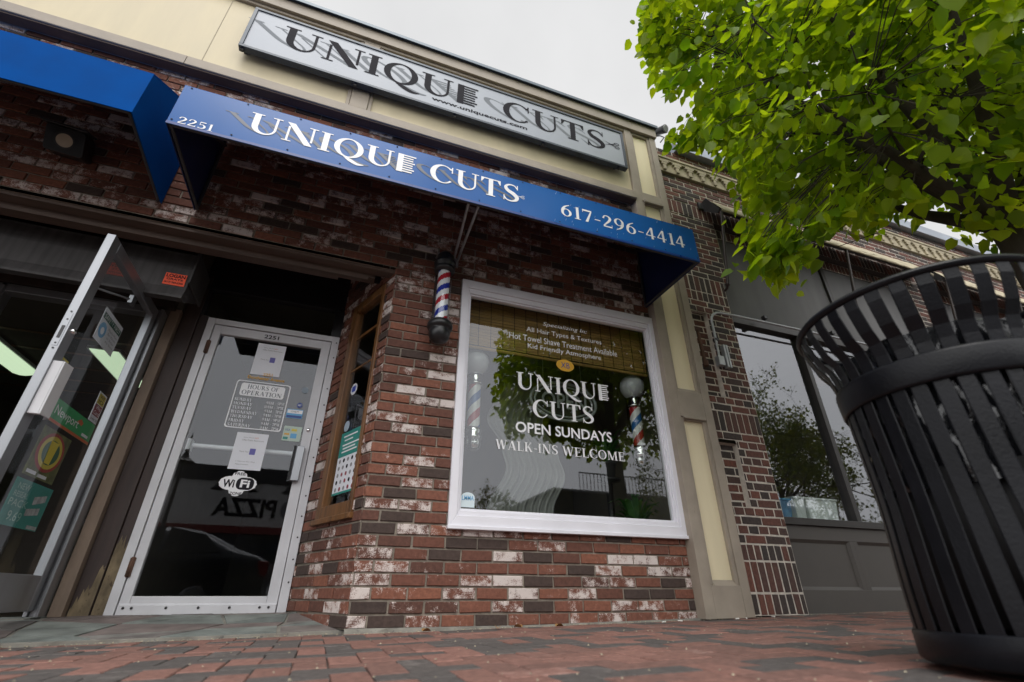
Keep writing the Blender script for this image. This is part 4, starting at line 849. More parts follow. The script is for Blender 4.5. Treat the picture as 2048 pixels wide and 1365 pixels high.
dsticker('pale green payment card sticker above the door handle', -.632, -.50, 1.238, 1.358, PALEG, [('VISA', -.622, -.585, 1.318, 1.336)], pm('navy_print', (.03, .06, .25), .5), extra=[('yellow_patch', -.575, -.535, 1.318, 1.338, YELLOW), ('teal_patch', -.625, -.59, 1.25, 1.27, TEAL), ('blue_patch', -.575, -.53, 1.262, 1.30, SKYB), ('gold_patch', -.622, -.585, 1.285, 1.30, GOLD)])
t = thing('sticker', 'white arched sticker with blue letters low in the corner of the display window', 'sticker', FW_(.68, .69, .004)); m = MB(); m.prism(FW_, [(.633, .69), (.728, .69), (.728, .755)] + [el(.6805, .755, .0475, .032, a) for a in range(0, 181, 15)], .003, .004); m.build('sheet', pm('pale_blue_white', (.62, .72, .76), .5), t)
m = MB(); bf(m, 'LMMA', FW_, .640, .722, .735, .765, n=.005, bold=.01); m.build('print', SKYB, t)
t = thing('sticker', 'oval orange and gold XB emblem sticker above the shop name in the window', 'sticker', FW_(1.475, 1.82, .004)); m = MB(); m.prism(FW_, [el(1.475, 1.872, .082, .054, a) for a in range(0, 360, 12)], .003, .004); m.build('sheet', GOLD, t)
m = MB(); sf(m, 'X' if 'X' in GL else 'Y', FW_, 1.44, 1.474, 1.846, 1.898, .005) if 'X' in GL else None
bf(m, 'XB', FW_, 1.435, 1.515, 1.846, 1.898, n=.0052); m.build('print', pm('navy_print', (.03, .06, .25), .5), t)
# side-window poster and badges
t = notice('poster', 'teal and white sanitiser poster with rows of small portraits in the side window', 'poster', SPL, u(.515), u(.172), .785, 1.235, PAPER, n=-.020)
m = MB(); m.flat(SPL, [(u(.515), 1.05), (u(.172), 1.05), (u(.172), 1.235), (u(.515), 1.235)], -.0183); m.build('teal_band', TEAL, t); m = MB(); m.flat(SPL, [(u(.515), .785), (u(.172), .785), (u(.172), .80), (u(.515), .80)], -.0183); m.build('teal_foot', TEAL, t)
m = MB()
for z, a, b in ((1.195, .47, .26), (1.165, .45, .32), (1.13, .47, .22), (1.105, .46, .27), (1.08, .47, .24)): m.flat(SPL, [(u(a), z), (u(b), z), (u(b), z + .011), (u(a), z + .011)], -.0175)
m.build('text_lines', VINW, t)
m = MB()
for i in range(5):
    for j in range(5): disc(m, SPL, u(.47 - i * .062), 1.02 - j * .05, .015, -.0175, mi=rb.choice((0, 0, 1, 2)), seg=10)
m.build('portrait_dots', [GREY, INKD, MAROON], t)
t = thing('sticker', 'white octagonal security sticker on the side window', 'sticker', SPL(u(.455), 1.56, -.02)); m = MB(); m.prism(SPL, [el(u(.455), 1.585, .052, .05, a + 22.5) for a in range(0, 360, 45)], -.0235, -.0225); m.build('sheet', VINW, t)
m = MB(); m.flat(SPL, rrect(u(.485), u(.425), 1.562, 1.61, .01), -.0215); m.build('blue_square', pm('badge_blue', (.03, .07, .42), .5), t)
t = thing('sticker', 'pale blue round sticker above the teal poster in the side window', 'sticker', SPL(u(.46), 1.24, -.02)); m = MB(); m.prism(SPL, [el(u(.46), 1.285, .042, .042, a) for a in range(0, 360, 20)], -.0195, -.0185); m.build('sheet', pm('powder_blue', (.38, .47, .55), .5), t)
# shop door posters (left)
SDV = lambda a, b, n=0.0: SD(a - (SY - .975), b, n)   # u measured as world y
def dposter(label, u0, u1, v0, v1, mat, skew=0): return notice('poster', label, 'poster', SDV, u0, u1, v0, v1, mat, n=-.026, group='posters inside the open shop door', skew=skew)
t = dposter('white SAFETY FIRST mask notice at the top of the open door glass', .02, .318, 1.55, 1.765, PAPER)
m = MB(); m.flat(SDV, [(.03, 1.695), (.31, 1.695), (.31, 1.735), (.03, 1.735)], -.0235); m.build('green_band', pm('forest_green', (.01, .10, .06), .5), t)
lines(t, SDV, [('SAFETY FIRST', .045, .295, 1.702, 1.728)], VINW, -.022)
m = MB(); disc(m, SDV, .085, 1.63, .05, -.0235, seg=20); m.build('blue_disc', SKYB, t); m = MB(); disc(m, SDV, .085, 1.625, .024, -.022, seg=12); m.build('white_figure', VINW, t)
lines(t, SDV, [('Masks Must', .15, .295, 1.66, 1.676), ('Be Worn', .16, .29, 1.635, 1.651), ('to Enter', .165, .285, 1.61, 1.626), ('this Store', .165, .29, 1.585, 1.6)], GREY, -.0225, 'small_print')
t = dposter('yellow square sticker behind the pull handle of the open door', -.19, -.085, 1.235, 1.33, YELLOW)
m = MB(); disc(m, SDV, -.137, 1.283, .036, -.0235, seg=8); m.build('dark_octagon', GREY, t); lines(t, SDV, [('TOP', -.165, -.11, 1.27, 1.296)], YELLOW, -.022)
t = dposter('green banner with large white word and orange edge on the open door', -.065, .51, 1.012, 1.14, GREEN)
m = MB(); m.flat(SDV, [(-.065, 1.012), (.51, 1.012), (.51, 1.028), (-.065, 1.028)], -.0235); m.face([SDV(.27, 1.095, -.0235), SDV(.34, 1.085, -.0235), SDV(.35, 1.105, -.0235), SDV(.31, 1.12, -.0235)]); m.build('orange_edge', ORED, t)
lines(t, SDV, [('Newport', .0, .30, 1.042, 1.108)], VINW, -.0228); m = MB(); m.flat(SDV, [(.38, 1.04), (.47, 1.04), (.47, 1.056), (.38, 1.056)], -.0232); m.build('white_patch', PAPER, t)
t = dposter('yellow and maroon age check sign beside the door frame', .385, .505, 1.145, 1.335, PAPER)
m = MB(); m.flat(SDV, [(.395, 1.26), (.495, 1.26), (.495, 1.325), (.395, 1.325)], -.0235); m.build('yellow_block', YELLOW, t); m = MB(); m.flat(SDV, [(.395, 1.185), (.495, 1.185), (.495, 1.255), (.395, 1.255)], -.0235); m.build('maroon_block', MAROON, t)
lines(t, SDV, [('WE', .41, .48, 1.297, 1.318), ('ID', .41, .48, 1.266, 1.288), ('under 30', .397, .495, 1.155, 1.172)], INKD, -.022); lines(t, SDV, [('We', .41, .48, 1.225, 1.248), ('Card', .405, .485, 1.192, 1.216)], VINW, -.022, 'white_word')
t = dposter('oval red and yellow emblem poster low on the open door glass', -.02, .31, .725, .985, pm('olive_print', (.10, .11, .03), .6, var=.5, scale=20))
m = MB(); m.flat(SDV, [el(.145, .87, .145, .105, a) for a in range(0, 360, 12)], -.0235); m.build('red_ring', pm('emblem_red', (.35, .03, .02), .5), t)
m = MB(); m.flat(SDV, [el(.145, .87, .118, .088, a) for a in range(0, 360, 12)], -.022); m.build('yellow_oval', YELLOW, t)
m = MB(); m.flat(SDV, [el(.145, .87, .09, .066, a) for a in range(0, 360, 12)], -.021); m.build('green_oval', pm('emblem_green', (.03, .12, .06), .5), t)
m = MB(); m.flat(SDV, [(.115, .81), (.175, .81), (.19, .93), (.10, .93)], -.020); m.build('yellow_panel', YELLOW, t)
m = MB(); m.flat(SDV, [(.0, .738), (.10, .738), (.10, .756), (.0, .756)], -.0235); m.flat(SDV, [(.12, .735), (.22, .735), (.22, .752), (.12, .752)], -.0235); m.build('price_strip', PAPER, t)
t = dposter('teal new pack poster at the bottom of the open door glass', -.04, .355, .48, .705, TEAL)
lines(t, SDV, [('NEW', .0, .12, .655, .685), ('RESEAL', -.01, .13, .617, .644), ('PACK', -.02, .16, .572, .607), ('9.69', .02, .15, .505, .55)], pm('mint_print', (.35, .55, .5), .5), -.0228)
m = MB(); m.flat(SDV, [(.20, .60), (.32, .63), (.315, .665), (.195, .64)], -.0235); m.flat(SDV, [(.17, .54), (.30, .56), (.295, .595), (.165, .575)], -.0235); m.flat(SDV, [(.24, .485), (.345, .485), (.345, .503), (.24, .503)], -.0235); m.build('pack_picture', pm('pack_grey', (.42, .42, .42), .5, var=.4, scale=25), t)
# ================================================================= NEIGHBOUR BRICK BUILDING
B = thing('brick_building', 'brown brick building with stone frieze and dark framed windows next to the barber shop', 'building', (3.2, 0, .03))
m = MB(); P1 = 3.475; Q0, Q1 = 6.93, 7.30; XE = 12.5
top = 5.16
rec1 = [(2.93, 3.135, .80, 1.36), (2.93, 3.135, 1.80, 2.75)]
bk_ = dict(joint=.015, rec=.006, white=.0, dark=.25)
def pier(x0, x1, base, rec):
    zb = base
    bricks(m, F0, x0, x1, zb, zb + .15, soldier=True, **bk_); bricks(m, F0, x0, x1, zb + .15, zb + .375, soldier=True, **bk_); bricks(m, F0, x0, x1, zb + .375, zb + .50, soldier=True, **bk_)
    bricks(m, F0, x0, x1, zb + .50, 1.465, rec, start=.06, header=2, **bk_)
    bricks(m, F0, x0, x1, 1.465, 1.665, soldier=True, **bk_)
    bricks(m, F0, x0, x1, 1.665, 2.88, rec, start=.1, header=2, **bk_)
    bricks(m, F0, x0, x1, 2.88, 3.0, soldier=True, **bk_); bricks(m, F0, x0, x1, 3.0, 3.2, soldier=True, **bk_)
pier(2.85, P1, .035, rec1); pier(Q0, Q1, .09, [])
bricks(m, F0, 2.85, 3.56, 3.2, 4.09, **bk_); bricks(m, F0, Q0 - .06, Q1 + .06, 3.2, 4.09, **bk_)
bricks(m, F0, 2.85, XE, 4.09, 4.29, soldier=True, **bk_)
bricks(m, F0, 2.85, XE, 4.29, 4.71, start=.03, **bk_)
bricks(m, F0, 2.85, XE, 4.95, top, start=.11, **bk_)
for (a, b, c, d) in rec1:
    bricks(m, FRONT(.045), a, b, c, d, start=.05, **bk_)
    for q in ([(a, c), (a, d)], [(b, c), (b, d)]): m.face([(q[0][0], .0, q[0][1]), (q[0][0], .06, q[0][1]), (q[1][0], .06, q[1][1]), (q[1][0], 0, q[1][1])], 1)
    for z in (c, d): m.face([(a, 0, z), (b, 0, z), (b, .06, z), (a, .06, z)], 1)
m.build('brick_wall', [BRICK_B, MORTAR_B], B)
m = MB(); m.box(2.86, 2.95, .05, 6, -.1, 5.2); m.box(12.4, 12.5, .02, 6, -.1, 5.2); m.box(2.86, XE, 6, 6.1, -.1, 5.2); m.box(2.86, XE, .03, 6.1, 5.1, 5.15); m.box(2.96, XE, .16, 6, 4.0, 4.05)
m.box(P1 - .06, P1 - .002, .03, .3, .03, 4.09); m.box(Q0 + .01, Q1 - .01, .03, .3, .05, 4.09); m.box(XE - .3, XE, .02, .1, 0, 4.09)
m.build('shell_wall', PLASTER, B)
m = MB(); m.box(2.95, XE, .2, 6, 0, .05); m.build('floor', FLOORI, B)
# frieze
m = MB(); m.box(2.85, XE, -.022, .02, 4.712, 4.948)
m.box(2.85, XE, -.062, -.0225, 4.915, 4.948); m.box(2.85, XE, -.05, -.0225, 4.885, 4.9145)
k = 0
while 2.90 + k * .19 < XE - .2:
    x = 2.90 + k * .19
    m.box(x, x + .13, -.052, -.0225, 4.852, 4.8845); m.box(x + .025, x + .105, -.050, -.0225, 4.815, 4.8515); m.box(x + .044, x + .086, -.048, -.0225, 4.735, 4.8145); k += 1
m.box(2.85, XE, -.03, -.0225, 4.712, 4.728)
m.build('stone_frieze', STONE, B, .003)
m = MB(); m.box(3.20, XE, -.07, .35, 5.165, 5.335); m.box(3.20, XE, -.085, -.07, 5.155, 5.18); m.build('coping', COPING, B, .004)
# grey upper panels
m = MB(); yp = .10
for a, b in ((P1 - .03, 5.28), (5.34, Q0 + .02), (Q1 - .02, 9.6), (9.66, XE - .1)): m.box(a, b, yp, yp + .04, 2.86, 3.95)
m.build('upper_panel', GREYP, B)
for a in (5.2805, 9.6005):
    m = MB(); m.box(a, a + .059, yp - .03, yp + .03, 2.862, 3.95); m.build('panel_batten', BRONZE, B)
m = MB()
bricks(m, FRONT(.08), P1 - .03, Q0 + .02, 3.95, 4.085, soldier=True, **bk_); bricks(m, FRONT(.08), Q1, XE - .1, 3.95, 4.085, soldier=True, **bk_); m.box(P1, Q0, .0, .08, 4.087, 4.0885); m.box(Q1, XE, .0, .08, 4.087, 4.0885)
m.build('lintel_brick', [BRICK_B, MORTAR_B], B)
def bwin(x0, x1, muls, name='shop_window'):
    m = MB(); z0, z1 = .775, 2.80
    m.box(x0, x1, yp - .03, yp + .06, 2.755, 2.86); m.box(x0, x1, yp - .045, yp + .06, .715, .775); m.box(x0, x0 + .05, yp - .02, yp + .06, z0, 2.7545)
    for a in muls: m.box(a, a + .035, yp - .03, yp + .06, z0 + .0005, 2.7545); m.box(a + .04, a + .085, yp - .012, yp + .06, z0 + .0005, 2.7545)
    w_ = m.build(name, BRONZE, B, .003)
    m = MB(); e = [x0] + list(muls) + [x1]
    m.face([(x0, yp + .02, .77), (x1, yp + .02, .77), (x1, yp + .02, 2.76), (x0, yp + .02, 2.76)]); m.build('window_pane', GLASS_B, w_)
    # bulkhead of framed panels
    m = MB(); m.box(x0, x1, yp + .01, yp + .06, .035, .7145); m.box(x0, x1, yp - .012, yp + .0095, .60, .7145); m.box(x0, x1, yp - .012, yp + .0095, .03, .21)
    xx = x0; n = max(1, round((x1 - x0) / .86)); wd = (x1 - x0) / n
    for i in range(n):
        a, b = x0 + i * wd, x0 + (i + 1) * wd
        m.box(a, a + .05, yp - .012, yp + .0095, .2105, .5995); m.box(b - .05, b, yp - .012, yp + .0095, .2105, .5995)
        o = [(a + .05, .2105), (b - .05, .2105), (b - .05, .5995), (a + .05, .5995)]; i_ = [(a + .075, .235), (b - .075, .235), (b - .075, .575), (a + .075, .575)]
        for j in range(4):
            k = (j + 1) % 4; m.face([F0(*o[j], -(yp - .010)), F0(*o[k], -(yp - .010)), F0(*i_[k], -(yp + .008)), F0(*i_[j], -(yp + .008))])
    m.build('bulkhead', BULK, B, .002)
bwin(P1 - .02, Q0 + .02, (4.455, 5.64)); bwin(Q1 - .02, XE - .1, (8.5, 9.8))
m = MB(); m.box(P1, XE, .06, .12, .0, .04); m.build('plinth', CONC, B)
# folded awnings on the brick building
def folded(x0, x1, label, arms):
    a = thing('folded_awning', label, 'awning', ((x0 + x1) / 2, -.02, 4.2), 'folded tan awnings on the brick building')
    n = 60; m = MB(); rows = []
    for k in range(n + 1):
        x = x0 + (x1 - x0) * k / n; sg_ = .035 * abs(math.sin(k * .21)) + .012 * math.sin(k * 1.7)
        rows.append([(x, -.045, 4.345), (x, -.10, 4.33 - sg_ * .3), (x, -.17, 4.22 - sg_), (x, -.235, 4.10 - sg_), (x, -.262, 4.045 - sg_ * .5), (x, -.25, 4.02)])
    m.add([p for r in rows for p in r], [(k * 6 + j, (k + 1) * 6 + j, (k + 1) * 6 + j + 1, k * 6 + j + 1) for k in range(n) for j in range(5)], 0, smooth=True)
    o = m.build('fabric', FABR, a); o.modifiers.new('thickness', 'SOLIDIFY').thickness = .004
    m = MB(); m.tube([(x0, -.05, 4.31), (x1, -.05, 4.31)], .028, 10); m.build('roller', DARKMET, a)
    m = MB(); m.box(x0, x1, -.245, -.222, 4.015, 4.045); m.build('front_bar', BRONZE, a)
    for x in (x0, x1):
        m = MB(); m.prism(lambda u, v, n=0: Vector((n, u, v)), [(-.02, 4.36), (-.09, 4.37), (-.24, 4.06), (-.20, 4.03), (-.02, 4.22)], x - .006, x + .006); m.box(x - .07, x + .02, -.03, -.004, 4.24, 4.34); m.build('end_bracket', DARKMET, a)
    for x in arms:
        m = MB(); m.tube([(x, -.235, 4.02), (x, -.075, 3.14)], .017, 8); m.tube([(x, -.075, 3.14), (x, -.05, 3.09), (x, -.012, 3.08)], .014, 8); m.lathe([(.002, -.02), (.02, -.02), (.02, .02), (.002, .02)], (x, -.07, 3.13), 10, axis='x'); m.build('folding_arm', pm('brown_arm', (.032, .022, .02), .35, .1, var=.2), a)
    return a
a1 = folded(3.44, 7.05, 'folded tan cloth awning over the grey panel next to the barber shop', (3.452, 5.42, 6.97))
m = MB(); bf(m, 'Restaurant', frame((5.15, -.235, 4.07), (1, 0, 0), (0, .09, .16)), 0, .9, .03, .11, n=.022, shear=.3); m.build('faint_lettering', pm('faded_white', (.52, .48, .38), .8), a1)
folded(7.30, 10.6, 'second folded tan cloth awning farther along, seen through the top of the litter bin', (7.33, 9.0, 10.5))
# conduit, box and pipes on the pier
cd = thing('conduit', 'galvanised conduit bending from a small box on the brick pier along the window head', 'conduit', (3.14, -.03, 2.15))
m = MB(); pth = [(3.135, -.03, 2.22), (3.145, -.03, 2.58)] + [(3.145 + .13 * (1 - math.cos(t)), -.03, 2.62 + .13 * math.sin(t)) for t in (0, .4, .8, 1.2, 1.57)] + [(3.5, -.03, 2.76), (5.2, -.03, 2.775), (6.9, -.03, 2.78)]
m.tube(pth, .0125, 10); m.build('pipe', GALV, cd)
m = MB(); m.box(3.10, 3.17, -.055, -.002, 2.12, 2.22); m.build('junction_box', GALV, cd, .004)
m = MB(); m.box(3.20, 3.222, -.05, -.002, 2.11, 2.36); m.box(3.232, 3.254, -.05, -.002, 2.11, 2.36); m.build('ballast_box', GALV, cd, .003)
m = MB()
for x in (3.142, 3.9, 4.9): m.box(x - .012, x + .03, -.046, .0, 2.40 if x < 3.2 else 2.81, 2.425 if x < 3.2 else 2.845)
m.build('clip', DARKMET, cd)
o = MB(); o.tube([(2.945, -.02, 2.48), (2.95, -.025, 2.14)], .016, 8); o.tube([(2.95, -.03, 2.14), (2.95, -.03, 2.09)], .026, 8); tag(o.build('drain_pipe', RUST, None, loc=(2.95, 0, 2.1)), 'short rusty iron pipe on the brick pier beside the cream pilaster', 'pipe')
# security floodlight on the roof corner
sc = thing('security_light', 'small spotlight on a bracket at the roof corner against the sky', 'spotlight', (2.92, .0, 5.345))
m = MB(); q = frame((3.0, -.03, 5.435), (.9, .3, 0), (.15, -.45, .9)); 
c0 = Vector((2.985, .02, 5.475)); c1 = Vector((3.03, -.12, 5.40)); m.tube([c0, c0 + (c1 - c0) * .12, c0 + (c1 - c0) * .7, c1], [.03, .045, .05, .056], 16); m.build('lamp_head', DARKMET, sc)
m = MB(); d = (c1 - c0).normalized(); m.tube([c1, c1 + d * .012], [.05, .044], 16); m.build('lens', GREY, sc)
m = MB(); m.tube([(2.90, .02, 5.345), (2.93, .02, 5.39), (2.985, .0, 5.43)], .012, 8); m.box(2.87, 2.96, -.03, .06, 5.345, 5.36); m.tube([(2.94, .0, 5.36), (3.0, -.04, 5.35), (3.05, -.05, 5.33), (3.0, -.02, 5.25)], .008, 6); m.build('bracket', IRON, sc)
# things inside the neighbour's window
def crate(label, x, y, z, w, d, h, mat, rim):
    t = thing('storage_box', label, 'box', (x, y, z), 'boxes behind the neighbour window'); m = MB(); f = .88
    V = [(x - w / 2 * f, y - d / 2 * f, z), (x + w / 2 * f, y - d / 2 * f, z), (x + w / 2 * f, y + d / 2 * f, z), (x - w / 2 * f, y + d / 2 * f, z), (x - w / 2, y - d / 2, z + h), (x + w / 2, y - d / 2, z + h), (x + w / 2, y + d / 2, z + h), (x - w / 2, y + d / 2, z + h)]
    m.add(V, [(0, 3, 2, 1), (4, 5, 6, 7), (0, 1, 5, 4), (1, 2, 6, 5), (2, 3, 7, 6), (3, 0, 4, 7)]); m.build('tub', mat, t, .006)
    m = MB(); m.box(x - w / 2 - .008, x + w / 2 + .008, y - d / 2 - .008, y + d / 2 + .008, z + h, z + h + .018); m.build('lid', rim, t, .004)
PALEB = pm('milky_plastic', (.62, .68, .68), .35, var=.08)
led = MB(); led.box(P1, Q0, .16, .62, .70, .76); tag(led.build('window_shelf', PLASTER, None, loc=(4, .4, .7)), 'shelf behind the neighbouring dark framed window', 'shelf')
crate('wide milky white plastic tub behind the neighbour window, largest of the boxes there', 4.16, .27, .762, .40, .24, .20, PALEB, PALEB); crate('narrow white tub between the blue box and the wider white tub', 3.88, .26, .762, .13, .22, .20, PALEB, PALEB); crate('blue printed carton next to the white tubs behind the neighbour window', 3.72, .28, .762, .17, .2, .18, pm('carton_blue', (.10, .26, .46), .4, var=.3, scale=18), SKYB)
house_plant(3.80, .56, .765, 26, .5, 'green leafy plant behind the boxes in the neighbour window', 9)
gl = thing('pendant_lamp', 'amber glass globe pendant lamp hanging inside the neighbour window', 'lamp', (5.35, .62, 2.62))
m = MB(); m.lathe([(.002, -.13), (.07, -.12), (.125, -.07), (.14, 0), (.125, .05), (.09, .08)], (5.35, .62, 2.62), 24); m.build('globe', pm('amber_glass', (.30, .20, .09), .2, var=.1), gl)
m = MB(); m.lathe([(.13, .03), (.10, .09), (.05, .13), (.02, .2), (.002, .2)], (5.35, .62, 2.62), 20); m.tube([(5.35, .62, 2.8), (5.35, .62, 3.99)], .006); m.build('cap', BRONZE, gl)
# ================================================================= LITTER BIN
cx_, cy_ = 1.56, -2.385; gz = GZ(cx_)
bn = thing('litter_bin', 'black slatted steel litter bin with flared rim standing on the brick paving', 'litter bin', (cx_, cy_, gz)); cc = (cx_, cy_, 0)
def slat_prof(z):
    for (a, r0), (b, r1) in zip(SP, SP[1:]):
        if a <= z <= b:
            t = (z - a) / (b - a); t = t * t * (3 - 2 * t); return r0 + (r1 - r0) * t
    return SP[-1][1]
SP = [(.0, .287), (.09, .286), (.45, .270), (.72, .272), (.80, .280), (.90, .322), (.955, .336), (.985, .336)]
NS = 34; zz = [.03 + .945 * k / 26 for k in range(27)]
for k in range(NS):
    m = MB(); a = 2 * math.pi * (k + .35) / NS; ca, sa = math.cos(a), math.sin(a); wv = .0192; th = .0045
    vs = []
    for z in zz:
        r = slat_prof(z)
        for (du, dr) in ((-wv, 0), (-wv * .86, th * .5), (wv * .86, th * .5), (wv, 0), (wv * .86, -th * .5), (-wv * .86, -th * .5)):
            vs.append((cx_ + (r + dr) * ca - du * sa, cy_ + (r + dr) * sa + du * ca, z))
    fs = [(j * 6 + i, j * 6 + (i + 1) % 6, (j + 1) * 6 + (i + 1) % 6, (j + 1) * 6 + i) for j in range(26) for i in range(6)] + [tuple(reversed(range(6))), tuple(range(26 * 6, 26 * 6 + 6))]
    m.add(vs, fs, 0, smooth=False); m.build('slat', CANMET, bn)
m = MB(); m.lathe([(.337 + .0125 * math.cos(t * math.pi / 6), .982 + .0125 * math.sin(t * math.pi / 6)) for t in range(13)], cc, 72); m.build('rim', CANMET, bn)
m = MB(); m.lathe([(.277, .682), (.281, .682), (.284, .690), (.287, .755), (.285, .763), (.279, .763), (.277, .682)], cc, 72); m.build('band', CANMET, bn)
m = MB(); m.lathe([(.280, .09), (.292, .09), (.296, .084), (.297, .026), (.288, .018), (.05, .016)], cc, 72); m.lathe([(.05, .06), (.280, .06)], cc, 48); m.build('base_ring', CANMET, bn)
m = MB(); m.lathe([(.13, .017), (.13, gz + .006), (.19, gz + .005), (.19, gz - .01)], cc, 40); m.build('foot', IRON, bn)
m = MB(); m.lathe([(.002, .10), (.235, .10), (.24, .47), (.236, .47), (.23, .11)], cc, 40); m.build('inner_tub', RUBBER, bn)
m = MB(); r2 = random.Random(4); vs = []; ns_ = 60; hh = [.42 + .43 * k / 20 for k in range(21)]
for j, z in enumerate(hh):
    for i in range(ns_):
        a = 2 * math.pi * i / ns_; r = .243 + .009 * math.sin(a * 9 + j * .5) + .006 * math.sin(a * 21 - j * .9) + r2.uniform(-.006, .006); vs.append((cx_ + r * math.cos(a), cy_ + r * math.sin(a), z))
m.add(vs, [(j * ns_ + i, j * ns_ + (i + 1) % ns_, (j + 1) * ns_ + (i + 1) % ns_, (j + 1) * ns_ + i) for j in range(20) for i in range(ns_)], 0, smooth=True)
m.lathe([(.24, .42), (.1, .405), (.002, .40)], cc, 40)
tag(m.build('bin_liner', pm('black_plastic_film', (.012, .013, .016), .16, var=.2, bump=.9, bscale=28, spec=.7, col2=(.06, .063, .075), thr=.64), None, loc=(cx_, cy_, .42)), 'crumpled black plastic bag hanging inside the slatted litter bin', 'bin bag')
# ================================================================= STREET TREE
def leaf(m, c, L, ax, nrm, col, w=.8, fold=.18):
    ax = ax.normalized(); sd_ = ax.cross(nrm).normalized(); nn = sd_.cross(ax)
    pr = [(.04, 0), (.0, .30), (.32, .51), (.66, .36), (1, 0)]; dr = .06 + (fold * 37 % 1) * .35; tw = (fold * 91 % 1 - .5) * .3
    Lp = [c + ax * (L * t) + sd_ * (L * w * s) + nn * (L * (fold + tw) * abs(s) - L * dr * t * t) for t, s in pr]
    Rp = [c + ax * (L * t) - sd_ * (L * w * s) + nn * (L * (fold - tw) * abs(s) - L * dr * t * t) for t, s in pr]
    b = len(m.v); m.v += [tuple(p) for p in Lp] + [tuple(p) for p in Rp[1:4]]
    m.f += [(b, b + 4, b + 3, b + 2, b + 1), (b, b + 5, b + 6, b + 7, b + 4)]; m.m += [0, 0]; m.c += [col, col]; m.sm += [True, True]
rt = random.Random(11)
def rdir(r): 
    while 1:
        v = Vector((r.uniform(-1, 1), r.uniform(-1, 1), r.uniform(-1, 1)))
        if .1 < v.length < 1: return v.normalized()
tr = thing('street_tree', 'linden street tree with bright green leaves hanging over the sidewalk beside the litter bin', 'tree', (3.3, -2.24, GZ(3.3)))
OUT = [(1240, -400), (1290, 0), (1268, 75), (1300, 150), (1348, 200), (1395, 160), (1398, 235), (1345, 258), (1322, 285), (1420, 290), (1440, 350), (1490, 345), (1478, 400), (1500, 490), (1505, 540), (1560, 562), (1615, 525), (1660, 465), (1695, 440), (1740, 470), (1790, 430), (1850, 455), (1862, 395), (1895, 390), (1885, 470), (1960, 505), (2060, 520), (2700, 600), (2700, -400)]
def inpoly(x, y):
    c = False; j = len(OUT) - 1
    for i in range(len(OUT)):
        (xi, yi), (xj, yj) = OUT[i], OUT[j]
        if (yi > y) != (yj > y) and x < (xj - xi) * (y - yi) / (yj - yi) + xi: c = not c
        j = i
    return c
def pj(p):
    q = Vector(p) - CAMP; d = q.dot(FW)
    return (1024 + 942.436 * q.dot(RX) / d, 682.5 + 942.436 * q.dot(DN) / d) if d > .1 else None
TC = Vector((3.2, -2.3, 4.1))
clumps = []
while len(clumps) < 1900:
    v = rdir(rt) * (rt.random() ** .38); p = TC + Vector((v.x * 2.25, v.y * 1.95, v.z * 2.35))
    if p.z < 1.95 or (p - CAMP).length < 2.0: continue
    s = pj((p.x, .04 - p.y, p.z))       # how the crown stands in the shop window's mirror image
    if s and 870 < s[0] < 1340 and 540 < s[1] < 1090 and (s[0] < 1005 - .1 * (s[1] - 700) or s[1] > 845 + .33 * (s[0] - 985)): continue
    s = pj(p)
    if s and -60 < s[0] < 2110 and -60 < s[1] < 1400 and not inpoly(*s): continue
    clumps.append(p)
# explicit low sprays that hang toward the facade
for u_, v_, t in ((1560, 540, 2.9), (1545, 500, 2.95), (1600, 500, 2.8), (1515, 525, 2.9), (1650, 455, 2.8), (1520, 385, 3.0), (1366, 290, 3.9), (1405, 270, 3.8), (1310, 110, 4.2), (1330, 60, 4.1), (1320, 30, 4.1), (1350, 150, 4.1), (1300, 75, 4.2), (1370, 185, 4.0), (1375, 110, 4.0)):
    for _ in range(3): clumps.append(CAMP + (FW + RX * ((u_ - 1024) / 942.4) + DN * ((v_ - 14 - 682.5) / 942.4)) * t + rdir(rt) * .05)
limbs = MB()
tb = Vector((3.3, -2.24, GZ(3.3)))
limbs.tube([tb + Vector((0, 0, -.02)), tb + Vector((.005, 0, .12)), tb + Vector((0, .01, .9)), tb + Vector((-.02, 0, 1.75)), tb + Vector((-.03, .0, 2.15))], [.17, .135, .115, .108, .10], 14)
fork = tb + Vector((-.03, 0, 2.1)); nodes = [fork]; 
L1 = [(-1.0, .15, .75), (-.75, -.55, 1.3), (.4, .85, 1.2), (.95, -.2, 1.1), (-.2, .6, 1.7), (.1, -.8, 1.5), (0, 0, 2.6), (-.9, .55, 1.9), (-1.2, -.1, 2.3)]
for (x, y, z) in L1:
    e_n = fork + Vector((x, y, z)); mid = fork + Vector((x * .5, y * .5, z * .38)); w = fork + Vector((x * .8, y * .8, z * .72))
    limbs.tube([fork + Vector((0, 0, -.1)), mid, w, e_n], [.055, .034, .022, .012], 8)
    for t in (mid, w, e_n): nodes.append(t)
    for _ in range(4):
        d = rdir(rt); d.z = abs(d.z) * .5; s_ = rt.choice((mid, w, e_n)); e2 = s_ + (d + Vector((x, y, z)).normalized() * .6) * rt.uniform(.4, .9); limbs.tube([s_, (s_ + e2) / 2 + rdir(rt) * .05, e2], [.012, .008, .004], 6); nodes += [(s_ + e2) / 2, e2]
crown = MB(); UPV = Vector((0, 0, 1))
NB = len(clumps) - 45
